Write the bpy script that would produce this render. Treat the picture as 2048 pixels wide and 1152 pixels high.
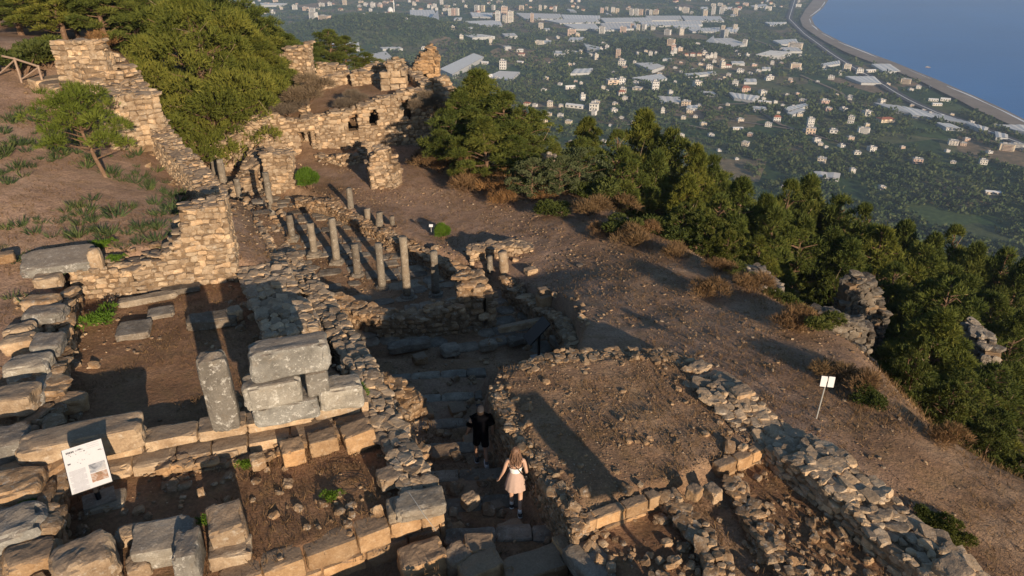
import bpy, math, random
import numpy as np
from mathutils import Vector, Matrix, Euler
R = math.radians
random.seed(7)
rng = np.random.default_rng(7)
for o in list(bpy.data.objects): bpy.data.objects.remove(o)
sc = bpy.context.scene
# ------------------------------------------------------------------ camera
PITCH = R(27.0); FPX = 1400.0; CAMZ = 11.0
cam = bpy.data.cameras.new('camera'); co = bpy.data.objects.new('camera', cam)
sc.collection.objects.link(co); sc.camera = co
co.location = (0, 0, CAMZ); co.rotation_euler = (math.pi/2-PITCH, 0, 0)
cam.sensor_width = 36; cam.lens = 36*FPX/2048; cam.clip_start = 0.3; cam.clip_end = 20000
sc.render.resolution_x = 1024; sc.render.resolution_y = 576
# ------------------------------------------------------------------ light
SUN_EL = R(14.5); SUN_AZ = R(27)            # shadows fall towards (-sin az, cos az)
w = bpy.data.worlds.new('World'); sc.world = w; w.use_nodes = True
nt = w.node_tree; nt.nodes.clear()
sky = nt.nodes.new('ShaderNodeTexSky'); sky.sky_type = 'NISHITA'; sky.sun_disc = False
sky.sun_elevation = SUN_EL; sky.sun_rotation = math.pi-SUN_AZ
sky.air_density = 1.3; sky.dust_density = 0.4; sky.ozone_density = 3.0; sky.altitude = 200
bg = nt.nodes.new('ShaderNodeBackground'); bg.inputs[1].default_value = 0.085
wo = nt.nodes.new('ShaderNodeOutputWorld')
nt.links.new(sky.outputs[0], bg.inputs[0]); nt.links.new(bg.outputs[0], wo.inputs[0])
sl = bpy.data.lights.new('sun', 'SUN'); sl.energy = 4.8; sl.angle = R(0.6); sl.color = (1.0, 0.79, 0.56)
so = bpy.data.objects.new('sun', sl); sc.collection.objects.link(so)
sdir = Vector((math.sin(SUN_AZ)*math.cos(SUN_EL), -math.cos(SUN_AZ)*math.cos(SUN_EL), math.sin(SUN_EL)))
so.rotation_euler = sdir.to_track_quat('Z', 'Y').to_euler(); so.location = (20, -30, 30)
sc.view_settings.view_transform = 'Standard'; sc.view_settings.look = 'None'
sc.view_settings.exposure = 0.5; sc.view_settings.gamma = 1.0; sc.view_settings.use_curve_mapping = False
sc.cycles.max_bounces = 5; sc.cycles.volume_bounces = 0
# ------------------------------------------------------------------ helpers
CP, SP = math.cos(PITCH), math.sin(PITCH)
def ray(u, v):
    a = (u-1024)/FPX; b = (576-v)/FPX
    return np.array([a, CP+b*SP, -SP+b*CP])
def P(u, v, z):                       # point at height z seen at photo pixel u,v
    d = ray(u, v); t = (z-CAMZ)/d[2]; return np.array([d[0]*t, d[1]*t, z])
def Pd(u, v, y):                      # point at horizontal distance y seen at photo pixel u,v
    d = ray(u, v); t = y/d[1]; return np.array([d[0]*t, y, CAMZ+d[2]*t])
def proj(p):
    q = np.asarray(p, float)-np.array([0, 0, CAMZ])
    zc = q[..., 1]*CP-q[..., 2]*SP; yc = q[..., 1]*SP+q[..., 2]*CP
    return 1024+FPX*q[..., 0]/zc, 576-FPX*yc/zc, zc
def hsh(ix, iy, iz, s):
    n = (ix*374761393+iy*668265263+iz*2147483647+s*1274126177) & 0xffffffff
    n = ((n ^ (n >> 13))*1274126177) & 0xffffffff
    return ((n ^ (n >> 16)) & 0xffff)/65535.0
def vnoise(p, f=1.0, seed=0):
    q = np.asarray(p, float)*f
    if q.shape[-1] == 2: q = np.concatenate([q, np.zeros(q.shape[:-1]+(1,))], -1)
    i = np.floor(q).astype(np.int64); t = q-i; t = t*t*(3-2*t)
    x, y, z = i[..., 0], i[..., 1], i[..., 2]; r = 0
    for a in (0, 1):
        wx = t[..., 0] if a else 1-t[..., 0]
        for b in (0, 1):
            wy = t[..., 1] if b else 1-t[..., 1]
            for c in (0, 1):
                wz = t[..., 2] if c else 1-t[..., 2]
                r = r+wx*wy*wz*hsh(x+a, y+b, z+c, seed)
    return r*2-1
def fbm(p, f, o=4, seed=0):
    r = 0; a = 1.0
    for k in range(o): r = r+a*vnoise(p, f*2**k, seed+k); a *= .5
    return r
def rotm(rx, ry, rz): return np.array(Euler((rx, ry, rz)).to_matrix())

class MB:
    def __init__(s): s.V = []; s.Q = []; s.T = []; s.qm = []; s.tm = []; s.tint = []; s.n = 0
    def add(s, V, Q=None, T=None, m=0, tint=0.5):
        V = np.asarray(V, float).reshape(-1, 3)
        if Q is not None and len(Q): Q = np.asarray(Q, int).reshape(-1, 4); s.Q.append(Q+s.n); s.qm.append(np.full(len(Q), m))
        if T is not None and len(T): T = np.asarray(T, int).reshape(-1, 3); s.T.append(T+s.n); s.tm.append(np.full(len(T), m))
        t = np.broadcast_to(np.asarray(tint, float), (len(V),)); s.tint.append(t); s.V.append(V); s.n += len(V)
    def build(s, name, mats, parent=None, smooth=False):
        V = np.concatenate(s.V); me = bpy.data.meshes.new(name)
        nq = sum(map(len, s.Q)); ntr = sum(map(len, s.T))
        L = []
        if nq: L.append(np.concatenate(s.Q).ravel())
        if ntr: L.append(np.concatenate(s.T).ravel())
        L = np.concatenate(L); tot = np.concatenate([np.full(nq, 4), np.full(ntr, 3)])
        st = np.concatenate([[0], np.cumsum(tot)[:-1]])
        me.vertices.add(len(V)); me.vertices.foreach_set('co', V.ravel())
        me.loops.add(len(L)); me.loops.foreach_set('vertex_index', L.astype(np.int32))
        me.polygons.add(nq+ntr); me.polygons.foreach_set('loop_start', st.astype(np.int32))
        try: me.polygons.foreach_set('loop_total', tot.astype(np.int32))
        except Exception: pass
        me.polygons.foreach_set('material_index', np.concatenate(s.qm+s.tm).astype(np.int32))
        me.polygons.foreach_set('use_smooth', np.full(nq+ntr, smooth))
        a = me.attributes.new('tint', 'FLOAT', 'POINT'); a.data.foreach_set('value', np.concatenate(s.tint).astype(np.float32))
        me.update(calc_edges=True)
        for m in (mats if isinstance(mats, (list, tuple)) else [mats]): me.materials.append(m)
        o = bpy.data.objects.new(name, me); sc.collection.objects.link(o)
        if parent is not None: o.parent = parent
        return o
def tag(o, label=None, cat=None, group=None, kind=None):
    if label: o['label'] = label
    if cat: o['category'] = cat
    if group: o['group'] = group
    if kind: o['kind'] = kind
    return o
def thing(name, label, cat, loc=(0, 0, 0), rz=0, group=None):
    o = bpy.data.objects.new(name, None); sc.collection.objects.link(o)
    o.empty_display_size = .3
    o.location = loc; o.rotation_euler = (0, 0, rz); return tag(o, label, cat, group)
def dup(src, loc, rz=0, scale=(1, 1, 1), rx=0, ry=0):
    r = src.copy(); sc.collection.objects.link(r); r.location = loc; r.rotation_euler = (rx, ry, rz); r.scale = scale
    for ch in KIDS.get(src, []):
        c = ch.copy(); sc.collection.objects.link(c); c.parent = r
        for g in KIDS.get(ch, []):
            d = g.copy(); sc.collection.objects.link(d); d.parent = c
    return r
KIDS = {}
def reg(root):
    for o in bpy.data.objects:
        if o.parent is not None: 
            l = KIDS.setdefault(o.parent, [])
            if o not in l: l.append(o)
# box in local frame; returns verts, quads
BQ = np.array([[0,3,2,1],[4,5,6,7],[0,1,5,4],[1,2,6,5],[2,3,7,6],[3,0,4,7]])
def box(c, h, rot=None):
    v = np.array([[-1,-1,-1],[1,-1,-1],[1,1,-1],[-1,1,-1],[-1,-1,1],[1,-1,1],[1,1,1],[-1,1,1]], float)*np.asarray(h, float)
    if rot is not None: v = v @ rot.T
    return v+np.asarray(c, float), BQ
def tube(pts, rad, n=8, cap=True, sy=1.0):
    pts = np.asarray(pts, float); k = len(pts); rad = np.broadcast_to(rad, (k,)); V = []
    up = np.array([0.13, 0.21, 0.97])
    for i in range(k):
        d = pts[min(i+1, k-1)]-pts[max(i-1, 0)]; d = d/(np.linalg.norm(d)+1e-9)
        a = np.cross(d, up if abs(d @ up) < .95 else np.array([1., 0, 0])); a /= np.linalg.norm(a); b = np.cross(d, a)
        t = np.arange(n)*2*math.pi/n
        V.append(pts[i]+rad[i]*(np.cos(t)[:, None]*a+sy*np.sin(t)[:, None]*b))
    V = np.concatenate(V); Q = []
    for i in range(k-1):
        for j in range(n): Q.append([i*n+j, i*n+(j+1) % n, (i+1)*n+(j+1) % n, (i+1)*n+j])
    T = []
    if cap:
        V = np.concatenate([V, pts[:1], pts[-1:]]); c0 = k*n
        for j in range(n): T.append([c0, (j+1) % n, j]); T.append([c0+1, (k-1)*n+j, (k-1)*n+(j+1) % n])
    return V, Q, T
# rounded, roughened cube templates
def cube_grid(n):
    idx = {}; V = []; Q = []
    def g(p):
        k = tuple(np.round(p*1000).astype(int))
        if k not in idx: idx[k] = len(V); V.append(p)
        return idx[k]
    for ax in range(3):
        for s in (-1, 1):
            for i in range(n):
                for j in range(n):
                    q = []
                    for (a, b) in ((0,0),(1,0),(1,1),(0,1)):
                        p = np.zeros(3); p[ax] = s; p[(ax+1) % 3] = -1+2*(i+a)/n; p[(ax+2) % 3] = -1+2*(j+b)/n
                        q.append(g(p))
                    Q.append(q if s > 0 else q[::-1])
    return np.array(V), np.array(Q)
CG = {n: cube_grid(n) for n in (1, 2, 3, 4, 7, 10)}
def stone_shape(n, pw, rough, seed, f=1.3, chip=0):
    V, Q = CG[n]
    nn = (np.abs(V)**pw).sum(1)**(1/pw); W = V/nn[:, None]
    d = W/np.linalg.norm(W, axis=1)[:, None]
    W = W+d*(rough*fbm(W+seed*7.7, f, 3, seed))[:, None]
    if chip:
        e = np.clip((np.sort(np.abs(V), 1)[:, 1]-.7)/.3, 0, 1); c = np.clip(vnoise(V*1.7+seed*3.1, 1, seed+9)-.05, 0, 1)*e*chip; W = W*(1-c)[:, None]
    return W
TPL = [stone_shape(3, 5, .34, k, 1.3) for k in range(24)]
TPL2 = [stone_shape(2, 4, .25, k+50, 1.1) for k in range(16)]
def stones(mb, C, H, rot, m=0, tint=None, tpl=3, seed=1):
    # C centres (N,3), H half sizes (N,3), rot (N,3,3)
    C = np.asarray(C); H = np.asarray(H); N = len(C)
    if N == 0: return
    TT = TPL if tpl == 3 else TPL2; Q = CG[tpl][1]; r = np.random.default_rng(seed)
    k = r.integers(0, len(TT), N); base = np.stack([TT[i] for i in k])
    sg = r.choice([-1, 1], (N, 1, 3)); sg[:, :, 2] = sg[:, :, 0]*sg[:, :, 1]
    V = base*sg*H[:, None, :]; V = np.einsum('nij,nkj->nki', rot, V)+C[:, None, :]
    nv = V.shape[1]; QQ = (Q[None]+(np.arange(N)*nv)[:, None, None]).reshape(-1, 4)
    t = r.random(N) if tint is None else np.asarray(tint)
    mb.add(V.reshape(-1, 3), QQ, m=m, tint=np.repeat(t, nv))
def rots(N, rz=0, j=0.15, seed=0, jz=None):
    r = np.random.default_rng(seed); out = np.empty((N, 3, 3)); rz = np.broadcast_to(rz, (N,))
    a = r.normal(0, j, (N, 3))
    for i in range(N): out[i] = rotm(a[i, 0], a[i, 1], rz[i]+a[i, 2]*(jz or 1))
    return out
# ------------------------------------------------------------------ materials
def new_mat(name):
    m = bpy.data.materials.new(name); m.use_nodes = True; n = m.node_tree; n.nodes.clear()
    out = n.nodes.new('ShaderNodeOutputMaterial'); b = n.nodes.new('ShaderNodeBsdfPrincipled')
    n.links.new(b.outputs[0], out.inputs[0]); return m, n, b
def N(n, t, **k):
    x = n.nodes.new(t)
    for a, v in k.items(): setattr(x, a, v)
    return x
def noise(n, vec, scale, detail=4, rough=.6, dist=0):
    x = N(n, 'ShaderNodeTexNoise'); x.inputs['Scale'].default_value = scale; x.inputs['Detail'].default_value = detail
    x.inputs['Roughness'].default_value = rough; x.inputs['Distortion'].default_value = dist
    n.links.new(vec, x.inputs['Vector']); return x.outputs[0]
def ramp(n, fac, stops):
    x = N(n, 'ShaderNodeValToRGB'); e = x.color_ramp.elements
    while len(e) < len(stops): e.new(.5)
    for i, (p, c) in enumerate(stops): e[i].position = p; e[i].color = (c[0], c[1], c[2], 1) if len(c) == 3 else c
    n.links.new(fac, x.inputs[0]); return x.outputs[0]
def mix(n, fac, a, b, mode='MIX'):
    x = N(n, 'ShaderNodeMix', data_type='RGBA', blend_type=mode)
    for s, v in ((x.inputs[0], fac), (x.inputs[6], a), (x.inputs[7], b)):
        if hasattr(v, 'links'): n.links.new(v, s)
        elif isinstance(v, (int, float)): s.default_value = v
        else: s.default_value = (v[0], v[1], v[2], 1)
    return x.outputs[2]
def mth(n, op, a, b=None, c=None):
    x = N(n, 'ShaderNodeMath', operation=op)
    for s, v in zip(x.inputs, (a, b, c)):
        if v is None: continue
        if hasattr(v, 'links'): n.links.new(v, s)
        else: s.default_value = v
    return x.outputs[0]
def attr(n, name): 
    x = N(n, 'ShaderNodeAttribute'); x.attribute_name = name; return x
def bump(n, h, dist, strength, b):
    x = N(n, 'ShaderNodeBump'); x.inputs['Distance'].default_value = dist; x.inputs['Strength'].default_value = strength
    n.links.new(h, x.inputs['Height']); n.links.new(x.outputs[0], b.inputs['Normal'])
def stone_mat(name, dark, mid, light, lichen=(.5,.49,.45), lamt=.45, sc_=1.0, bd=.03, rough=.9, stain=(.14,.08,.04), samt=.35, dust=0):
    m, n, b = new_mat(name); tc = N(n, 'ShaderNodeTexCoord'); t = attr(n, 'tint').outputs['Fac']
    ob = N(n, 'ShaderNodeVectorMath', operation='ADD'); n.links.new(tc.outputs['Object'], ob.inputs[0])
    oi = N(n, 'ShaderNodeObjectInfo'); sm = mth(n, 'ADD', mth(n, 'MULTIPLY', t, 13.0), mth(n, 'MULTIPLY', oi.outputs['Random'], 31.0))
    cx = N(n, 'ShaderNodeCombineXYZ'); n.links.new(sm, cx.inputs[0]); n.links.new(cx.outputs[0], ob.inputs[1]); v = ob.outputs[0]
    n1 = noise(n, v, 2.2*sc_, 8, .65, .4); c = ramp(n, n1, [(.3, dark), (.5, mid), (.72, light)])
    tt = ramp(n, t, [(0, (.62,.58,.55)), (.5, (.95,.95,.95)), (1, (1.35,1.25,1.12))]); c = mix(n, 1.0, c, tt, 'MULTIPLY')
    n2 = noise(n, v, 7*sc_, 12, .78, .1); f = ramp(n, n2, [(.54, (0,0,0)), (.62, (1,1,1))]); c = mix(n, mth(n, 'MULTIPLY', f, lamt), c, lichen)
    n3 = noise(n, v, 3.1*sc_, 9, .72, .3); f = ramp(n, n3, [(.53, (0,0,0)), (.68, (1,1,1))]); c = mix(n, mth(n, 'MULTIPLY', f, samt), c, stain)
    if dust:
        ge = N(n, 'ShaderNodeNewGeometry'); sz = N(n, 'ShaderNodeSeparateXYZ'); n.links.new(ge.outputs['Normal'], sz.inputs[0])
        up = ramp(n, mth(n, 'ADD', sz.outputs[2], mth(n, 'MULTIPLY', mth(n, 'SUBTRACT', noise(n, v, 4*sc_, 6, .7), .5), .9)), [(.55, (0,0,0)), (.85, (1,1,1))]); c = mix(n, mth(n, 'MULTIPLY', up, dust), c, (.20,.155,.12))
    n4 = noise(n, v, 28*sc_, 5, .7); c = mix(n, .5, c, ramp(n, n4, [(.3, (.55,.55,.55)), (.7, (1.25,1.25,1.25))]), 'MULTIPLY')
    n.links.new(c, b.inputs['Base Color']); b.inputs['Roughness'].default_value = rough; b.inputs['Specular IOR Level'].default_value = .2
    h = mth(n, 'ADD', mth(n, 'MULTIPLY', noise(n, v, 9*sc_, 8, .65), 1.0), mth(n, 'MULTIPLY', noise(n, v, 40*sc_, 4, .6), .35))
    bump(n, h, bd, .8, b); return m
M_RUB = stone_mat('rubble_limestone', (.15,.095,.055), (.27,.185,.115), (.43,.34,.24))
M_GRUB = stone_mat('grey_rubble', (.22,.165,.11), (.37,.285,.20), (.52,.43,.33), lichen=(.55,.51,.45), lamt=.45, dust=.25, stain=(.2,.12,.07), samt=.45)
M_WARM = stone_mat('warm_limestone', (.22,.155,.10), (.36,.27,.185), (.50,.41,.30), lamt=.35, dust=.65)
M_GREY = stone_mat('grey_marble', (.15,.145,.135), (.235,.23,.215), (.33,.325,.305), lichen=(.58,.57,.54), lamt=.6, dust=.5, stain=(.2,.15,.1), samt=.3)
M_OCHRE = stone_mat('ochre_sandstone', (.25,.155,.085), (.35,.23,.13), (.45,.32,.20), lichen=(.45,.38,.29), lamt=.3, dust=.65)
M_COL = stone_mat('column_marble', (.115,.098,.08), (.19,.165,.135), (.28,.245,.2), lichen=(.6,.57,.5), lamt=.4, bd=.015)
M_SLAB = stone_mat('paving_slab', (.13,.11,.09), (.22,.19,.155), (.34,.30,.25), lamt=.25)
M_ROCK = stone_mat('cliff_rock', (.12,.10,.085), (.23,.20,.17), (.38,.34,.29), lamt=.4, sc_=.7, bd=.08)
M_ROCK_SHADE = stone_mat('shaded_cliff_rock', (.06,.052,.045), (.12,.105,.09), (.2,.18,.155), lamt=.25, sc_=.7, bd=.08)  # darker copy of the cliff rock, the slope's shade put into the colour
M_DARK = stone_mat('mortar_core', (.14,.09,.055), (.21,.145,.09), (.30,.22,.15), lamt=.2)
def flat(name, col, rough=.6, spec=.3, metal=0, var=.15, scale=20):
    m, n, b = new_mat(name); tc = N(n, 'ShaderNodeTexCoord'); f = noise(n, tc.outputs['Object'], scale, 4)
    lo = tuple(max(0, x*(1-var)) for x in col); hi = tuple(min(1, x*(1+var)) for x in col)
    n.links.new(ramp(n, f, [(.3, lo), (.7, hi)]), b.inputs['Base Color'])
    b.inputs['Roughness'].default_value = rough; b.inputs['Specular IOR Level'].default_value = spec; b.inputs['Metallic'].default_value = metal
    return m
def leaf_mat(name, c0, c1, c2, trans=.25):
    m, n, b = new_mat(name); t = attr(n, 'tint').outputs['Fac']; oi = N(n, 'ShaderNodeObjectInfo')
    c = ramp(n, t, [(0, c0), (.5, c1), (1, c2)])
    v = ramp(n, oi.outputs['Random'], [(0, (.75,.8,.8)), (.5, (1,1,1)), (1, (1.25,1.12,.9))]); c = mix(n, 1.0, c, v, 'MULTIPLY')
    n.links.new(c, b.inputs['Base Color']); b.inputs['Roughness'].default_value = .7; b.inputs['Specular IOR Level'].default_value = .15
    tr = N(n, 'ShaderNodeBsdfTranslucent'); n.links.new(c, tr.inputs[0]); mx = N(n, 'ShaderNodeMixShader'); mx.inputs[0].default_value = trans
    out = [x for x in n.nodes if x.type == 'OUTPUT_MATERIAL'][0]
    n.links.new(b.outputs[0], mx.inputs[1]); n.links.new(tr.outputs[0], mx.inputs[2]); n.links.new(mx.outputs[0], out.inputs[0])
    return m
M_PINE = leaf_mat('pine_needles', (.038,.056,.013), (.095,.12,.026), (.17,.178,.04))
M_PINE2 = leaf_mat('young_pine_needles', (.05,.075,.012), (.10,.135,.022), (.16,.19,.035))
M_OLIVE = leaf_mat('olive_leaves', (.05,.07,.03), (.11,.13,.055), (.18,.19,.10))
M_BUSH = leaf_mat('bush_leaves', (.035,.055,.012), (.075,.095,.022), (.13,.14,.04))
M_DRY = leaf_mat('dry_twigs', (.10,.06,.03), (.20,.12,.06), (.32,.20,.10), .15)
M_GBUSH = leaf_mat('grey_bush_twigs', (.09,.07,.06), (.16,.13,.10), (.24,.20,.15), .1)
M_BRIGHT = leaf_mat('bright_green_leaves', (.05,.09,.01), (.09,.17,.02), (.15,.25,.03))
M_SQ = leaf_mat('squill_leaves', (.035,.06,.025), (.065,.10,.04), (.12,.15,.06))
M_BARK = stone_mat('pine_bark', (.10,.06,.04), (.18,.11,.07), (.28,.19,.13), lamt=.1, sc_=2)
M_TWIG = stone_mat('bare_branch', (.16,.12,.09), (.26,.21,.16), (.4,.34,.28), lamt=.1, sc_=3)
# ------------------------------------------------------------------ terrain
SEA = -219.0
CTRL = [(2048,1152,.6),(1700,1000,1.0),(1633,838,1.0),(1500,700,.7),(1300,640,.3),(1200,560,-.2),(1100,480,-.8),(950,400,-1.2),(1400,600,.2),(650,372,-1.4),(620,352,-1.35),(750,420,-1.4),(850,470,-1.35),(560,350,-1.4),
 (800,350,-1.3),(700,310,-1.3),(600,320,-1.2),(1350,760,.8),(1040,570,-1.2),(900,470,-1.4),(1700,1152,.8),(1300,1152,.8),(1100,1000,1.0),
 (430,470,2.0),(300,430,2.4),(100,450,2.6),(0,560,2.1),(0,700,1.7),(0,850,1.35),(200,350,2.9),(50,260,4.0),(150,180,4.6),(20,150,5.2),(100,80,5.6),(0,60,5.4),
 (230,110,5.4),(-200,400,3.5),(-200,900,1.4),(0,1000,1.2),(300,1000,1.2),(300,1300,1.0),(900,1400,.6),(1500,1500,.9)]
cw = np.array([P(*c) for c in CTRL])
cw = np.concatenate([cw, [[-14,55,-.5],[-20,66,.5],[-12,60,-.8],[-30,60,4.0],[-45,60,4.0],[-40,30,5.5],[-60,80,2],[-20,5,2.5],[0,-20,3],[20,-15,1],[-40,-10,6]]])
def tk(r2): return .5*r2*np.log(r2+1e-9)
_d = ((cw[:, None, :2]-cw[None, :, :2])**2).sum(-1); nC = len(cw)
A = np.zeros((nC+3, nC+3)); A[:nC, :nC] = tk(_d)+np.eye(nC)*.8; A[:nC, nC] = 1; A[:nC, nC+1:] = cw[:, :2]; A[nC:, :nC] = A[:nC, nC:].T
SOL = np.linalg.solve(A, np.concatenate([cw[:, 2], [0, 0, 0]]))
def tps(x, y):
    xc = np.clip(x, -50, 25); yc = np.clip(y, -22, 72); r = SOL[nC]+SOL[nC+1]*xc+SOL[nC+2]*yc
    for i in range(nC): r = r+SOL[i]*tk((xc-cw[i, 0])**2+(yc-cw[i, 1])**2)
    return np.clip(r, -3, 10)
EDGE = [P(2700,1400,.4)[:2], P(2300,1152,.5)[:2], P(2048,990,.6)[:2], P(1900,910,.7)[:2], P(1790,840,.7)[:2], P(1700,760,.5)[:2], P(1630,690,.2)[:2],
        P(1490,590,.2)[:2], P(1330,505,-.5)[:2], P(1130,405,-1.3)[:2], P(1010,335,-1.5)[:2], np.array([-1.,55.]), np.array([-10.,61.]),
        np.array([-20.,70.]), np.array([-40.,84.]), np.array([-90.,110.]), np.array([-400.,200.])]
EDGE = [np.array([30., -300.])]+EDGE
def sdist(x, y):
    best = np.full(np.shape(x), 1e18); s = np.zeros(np.shape(x))
    for a, b in zip(EDGE[:-1], EDGE[1:]):
        d = b-a; L = d @ d; t = np.clip(((x-a[0])*d[0]+(y-a[1])*d[1])/L, 0, 1)
        px = x-(a[0]+t*d[0]); py = y-(a[1]+t*d[1]); r = px*px+py*py
        cr = d[0]*(y-a[1])-d[1]*(x-a[0]); u = r < best-1e-9
        best = np.where(u, r, best); s = np.where(u, np.where(cr < 0, 1, -1), s)
    return np.sqrt(best)*s
def pin(x, y, poly):
    poly = np.asarray(poly); c = np.zeros(np.shape(x), bool); j = len(poly)-1
    for i in range(len(poly)):
        xi, yi = poly[i][:2]; xj, yj = poly[j][:2]
        if yi != yj: c ^= ((yi > y) != (yj > y)) & (x < (xj-xi)*(y-yi)/(yj-yi)+xi)
        j = i
    return c
def poly(z, pts): return np.array([P(u, v, z) for u, v in pts])
# colonnaded hall, sunken
HALLP = np.concatenate([np.array([P(735,750,1.3),P(700,665,1.1),P(640,560,.7),P(583,470,.2),P(540,425,-.1)]), [[-11.4,27,0],[-13.6,29.5,0],[-18.4,36.5,0],[-21.5,43,0],[-15,45,0],[-12,41,0]],
        poly(-1.6, [(560,385),(610,395),(700,432)]), poly(-1.8, [(770,462),(870,522),(1000,566),(1085,632),(1135,690)]), [[2.0,18.6,0],[1.6,16.3,0],[-.4,16.0,0]], poly(-1.8, [(970,745)])])
STEPS = [(1200,1066,.25),(1066,1003,0),(1003,948,-.25),(948,893,-.5),(893,845,-.8),(845,795,-1.1),(795,750,-1.4),(750,712,-1.65)]
REG = [(HALLP, 'hall')]
GAPP = np.array([P(735,750,1.3),P(700,665,1.1),P(640,560,.7),P(583,470,.2),P(500,395,-.3),P(500,420,.9),P(600,600,1.6),P(625,690,1.3),P(690,760,1.3)])
REG.append((GAPP, .1))
for v0, v1, z in STEPS[::-1]:
    v0 = v0+45
    def LE(v): return float(np.interp(v, [700,735,850,1000,1060,1200], [640,690,790,872,884,890]))
    def RE(v): return float(np.interp(v, [700,760,860,940,1060,1200], [1060,960,985,1055,1146,1260]))
    REG.append((poly(z, [(LE(v0),v0),(RE(v0),v0),(RE(v1),v1),(LE(v1),v1)]), z))
ROOM1 = poly(1.0, [(90,1180),(100,1060),(80,930),(500,870),(740,815),(790,850),(878,1000),(480,1160)])
PIT = np.array([P(440,1160,1.0)+[.05,-.22,0], P(880,1000,1.0)+[.0,-.22,0], P(905,1180,0.), P(300,1500,0.)])
ROOM2 = poly(1.15, [(150,575),(440,545),(520,560),(580,680),(640,700),(700,740),(700,800),(120,900),(110,700)])
TERR = poly(1.3, [(1156,1034),(1060,905),(985,770),(1000,735),(1090,715),(1330,705),(1430,750),(1545,872),(1432,921),(1316,975)])
LOWA = poly(.92, [(1156,1062),(1318,1003),(1400,1110),(1440,1200),(1250,1200)])
LOWB = poly(.92, [(1436,948),(1545,902),(1920,1200),(1530,1200)])
REG += [(ROOM1, 1.0), (PIT, -.15), (ROOM2, 1.15), (TERR, 1.3), (LOWA, .92), (LOWB, .92)]
def far_h(x, y):
    q = np.stack([x, y], -1)
    h = 48*np.exp(-(((x+330)/230)**2+((y-1760)/170)**2)**1.3)+26*np.exp(-(((x-320)/150)**2+((y-1500)/90)**2))
    h = h+16*np.exp(-(((x+40)/110)**2+((y-1540)/70)**2))
    hill = np.clip((y-2900-350*np.sin(x/500))/900, 0, 1)*np.clip((900-x)/500, 0, 1); h = h+hill*(130+60*vnoise(q, .002, 5))
    return h
def Hraw(x, y, fine=True):
    x = np.asarray(x, float); y = np.asarray(y, float); q = np.stack([x, y], -1)
    s = sdist(x, y); sp = np.maximum(s, 0)
    drop = np.where(sp < 8, sp, np.where(sp < 25, 8+.5*(sp-8), np.where(sp < 120, 16.5+.44*(sp-25), 58.3+.36*(sp-120))))
    drop = np.where(sp < 1.5, sp*sp/3, drop-.75)
    z = tps(x, y)*np.exp(-sp/30)-drop
    z = z+np.clip(sp/60, 0, 1)*(3.0*vnoise(q, .03, 3)+6*vnoise(q, .009, 4))
    fl = SEA+1.0+far_h(x, y)+np.clip((np.hypot(x, y)-300)/400, 0, 1)*1.2*(1+vnoise(q, .006, 9))
    k = 10.0; d = z-fl; z = fl+np.where(d > 40, d, k*np.logaddexp(0, d/k))
    if fine:
        near = (np.hypot(x, y) < 150)
        z = z+np.where(near, .05*fbm(q, .5, 3, 11)+.02*fbm(q, 2.5, 3, 15)+np.clip(sp/5, 0, 1)*.35*fbm(q, .3, 3, 19), 0)
    return z, s
def H(x, y, fine=True):
    z, s = Hraw(x, y, fine); x = np.asarray(x, float); y = np.asarray(y, float); q = np.stack([x, y], -1)
    n = .03*fbm(q, .9, 3, 31)+.015*fbm(q, 4, 2, 35)
    for pg, zz in REG:
        lo = pg[:, :2].min(0); hi = pg[:, :2].max(0)
        bb = (x >= lo[0]) & (x <= hi[0]) & (y >= lo[1]) & (y <= hi[1])
        if not np.any(bb): continue
        m = bb & pin(x, y, pg)
        t = (-1.9+np.clip((y-22)/22, 0, 1)*.55) if isinstance(zz, str) else zz
        amp = 1.6 if (pg is TERR or pg is ROOM1 or pg is LOWB) else 1.0
        z = np.where(m, t+n*amp, z)
    return z
def Hs(x, y): return float(H(np.array([x]), np.array([y]))[0])
def axis(lo, d0, d1, hi, step, g=1.045):
    a = list(np.arange(d0, d1, step)); st = step; x = a[-1]
    while x < hi: st = min(st*g, 60); x += st; a.append(x)
    st = step; x = d0; l = []
    while x > lo: st = min(st*g, 60); x -= st; l.append(x)
    return np.array(l[::-1]+a)
gx = axis(-3200, -14, 13, 4200, .11); gy = axis(-300, 8.2, 30, 5200, .11, 1.03)
X, Y = np.meshgrid(gx, gy); Z = H(X, Y)
nx, ny = len(gx), len(gy)
print('terrain', nx, ny)
sd = sdist(X, Y); q2 = np.stack([X, Y], -1)
veg = np.clip((sd-2+2.5*vnoise(q2, .25, 41))/6, 0, 1)
veg = veg*np.clip(.75+.6*vnoise(q2, .05, 43), .15, 1)
lefthill = ((X < -7) & (Z > 1.6)).astype(float)
lefthill = np.maximum(lefthill, np.clip(.55+.5*vnoise(q2, .22, 45), 0, 1)*(sd < 3)*((X > -9) & (Y > 15))*(np.hypot(X, Y) < 90)*(Z > -1.6))
red = np.zeros_like(X)
pth = np.array([P(*c)[:2] for c in [(600,335,-1.4),(700,350,-1.4),(790,410,-1.3),(920,440,-1.3),(1060,490,-1.0),(1180,575,-.4),(1290,640,.2),(1380,700,.5),(1500,770,.8),(1620,880,1.0),(1760,1010,1.0),(1880,1150,.8)]])
pd = np.full(X.shape, 1e9)
for a, b in zip(pth[:-1], pth[1:]):
    t = np.clip(((X-a[0])*(b-a)[0]+(Y-a[1])*(b-a)[1])/((b-a)@(b-a)), 0, 1); pd = np.minimum(pd, np.hypot(X-a[0]-t*(b-a)[0], Y-a[1]-t*(b-a)[1]))
lefthill = np.maximum(lefthill, np.exp(-(pd/(.75+.3*vnoise(q2, .6, 47)))**2)*1.1*(sd < 2))
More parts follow.
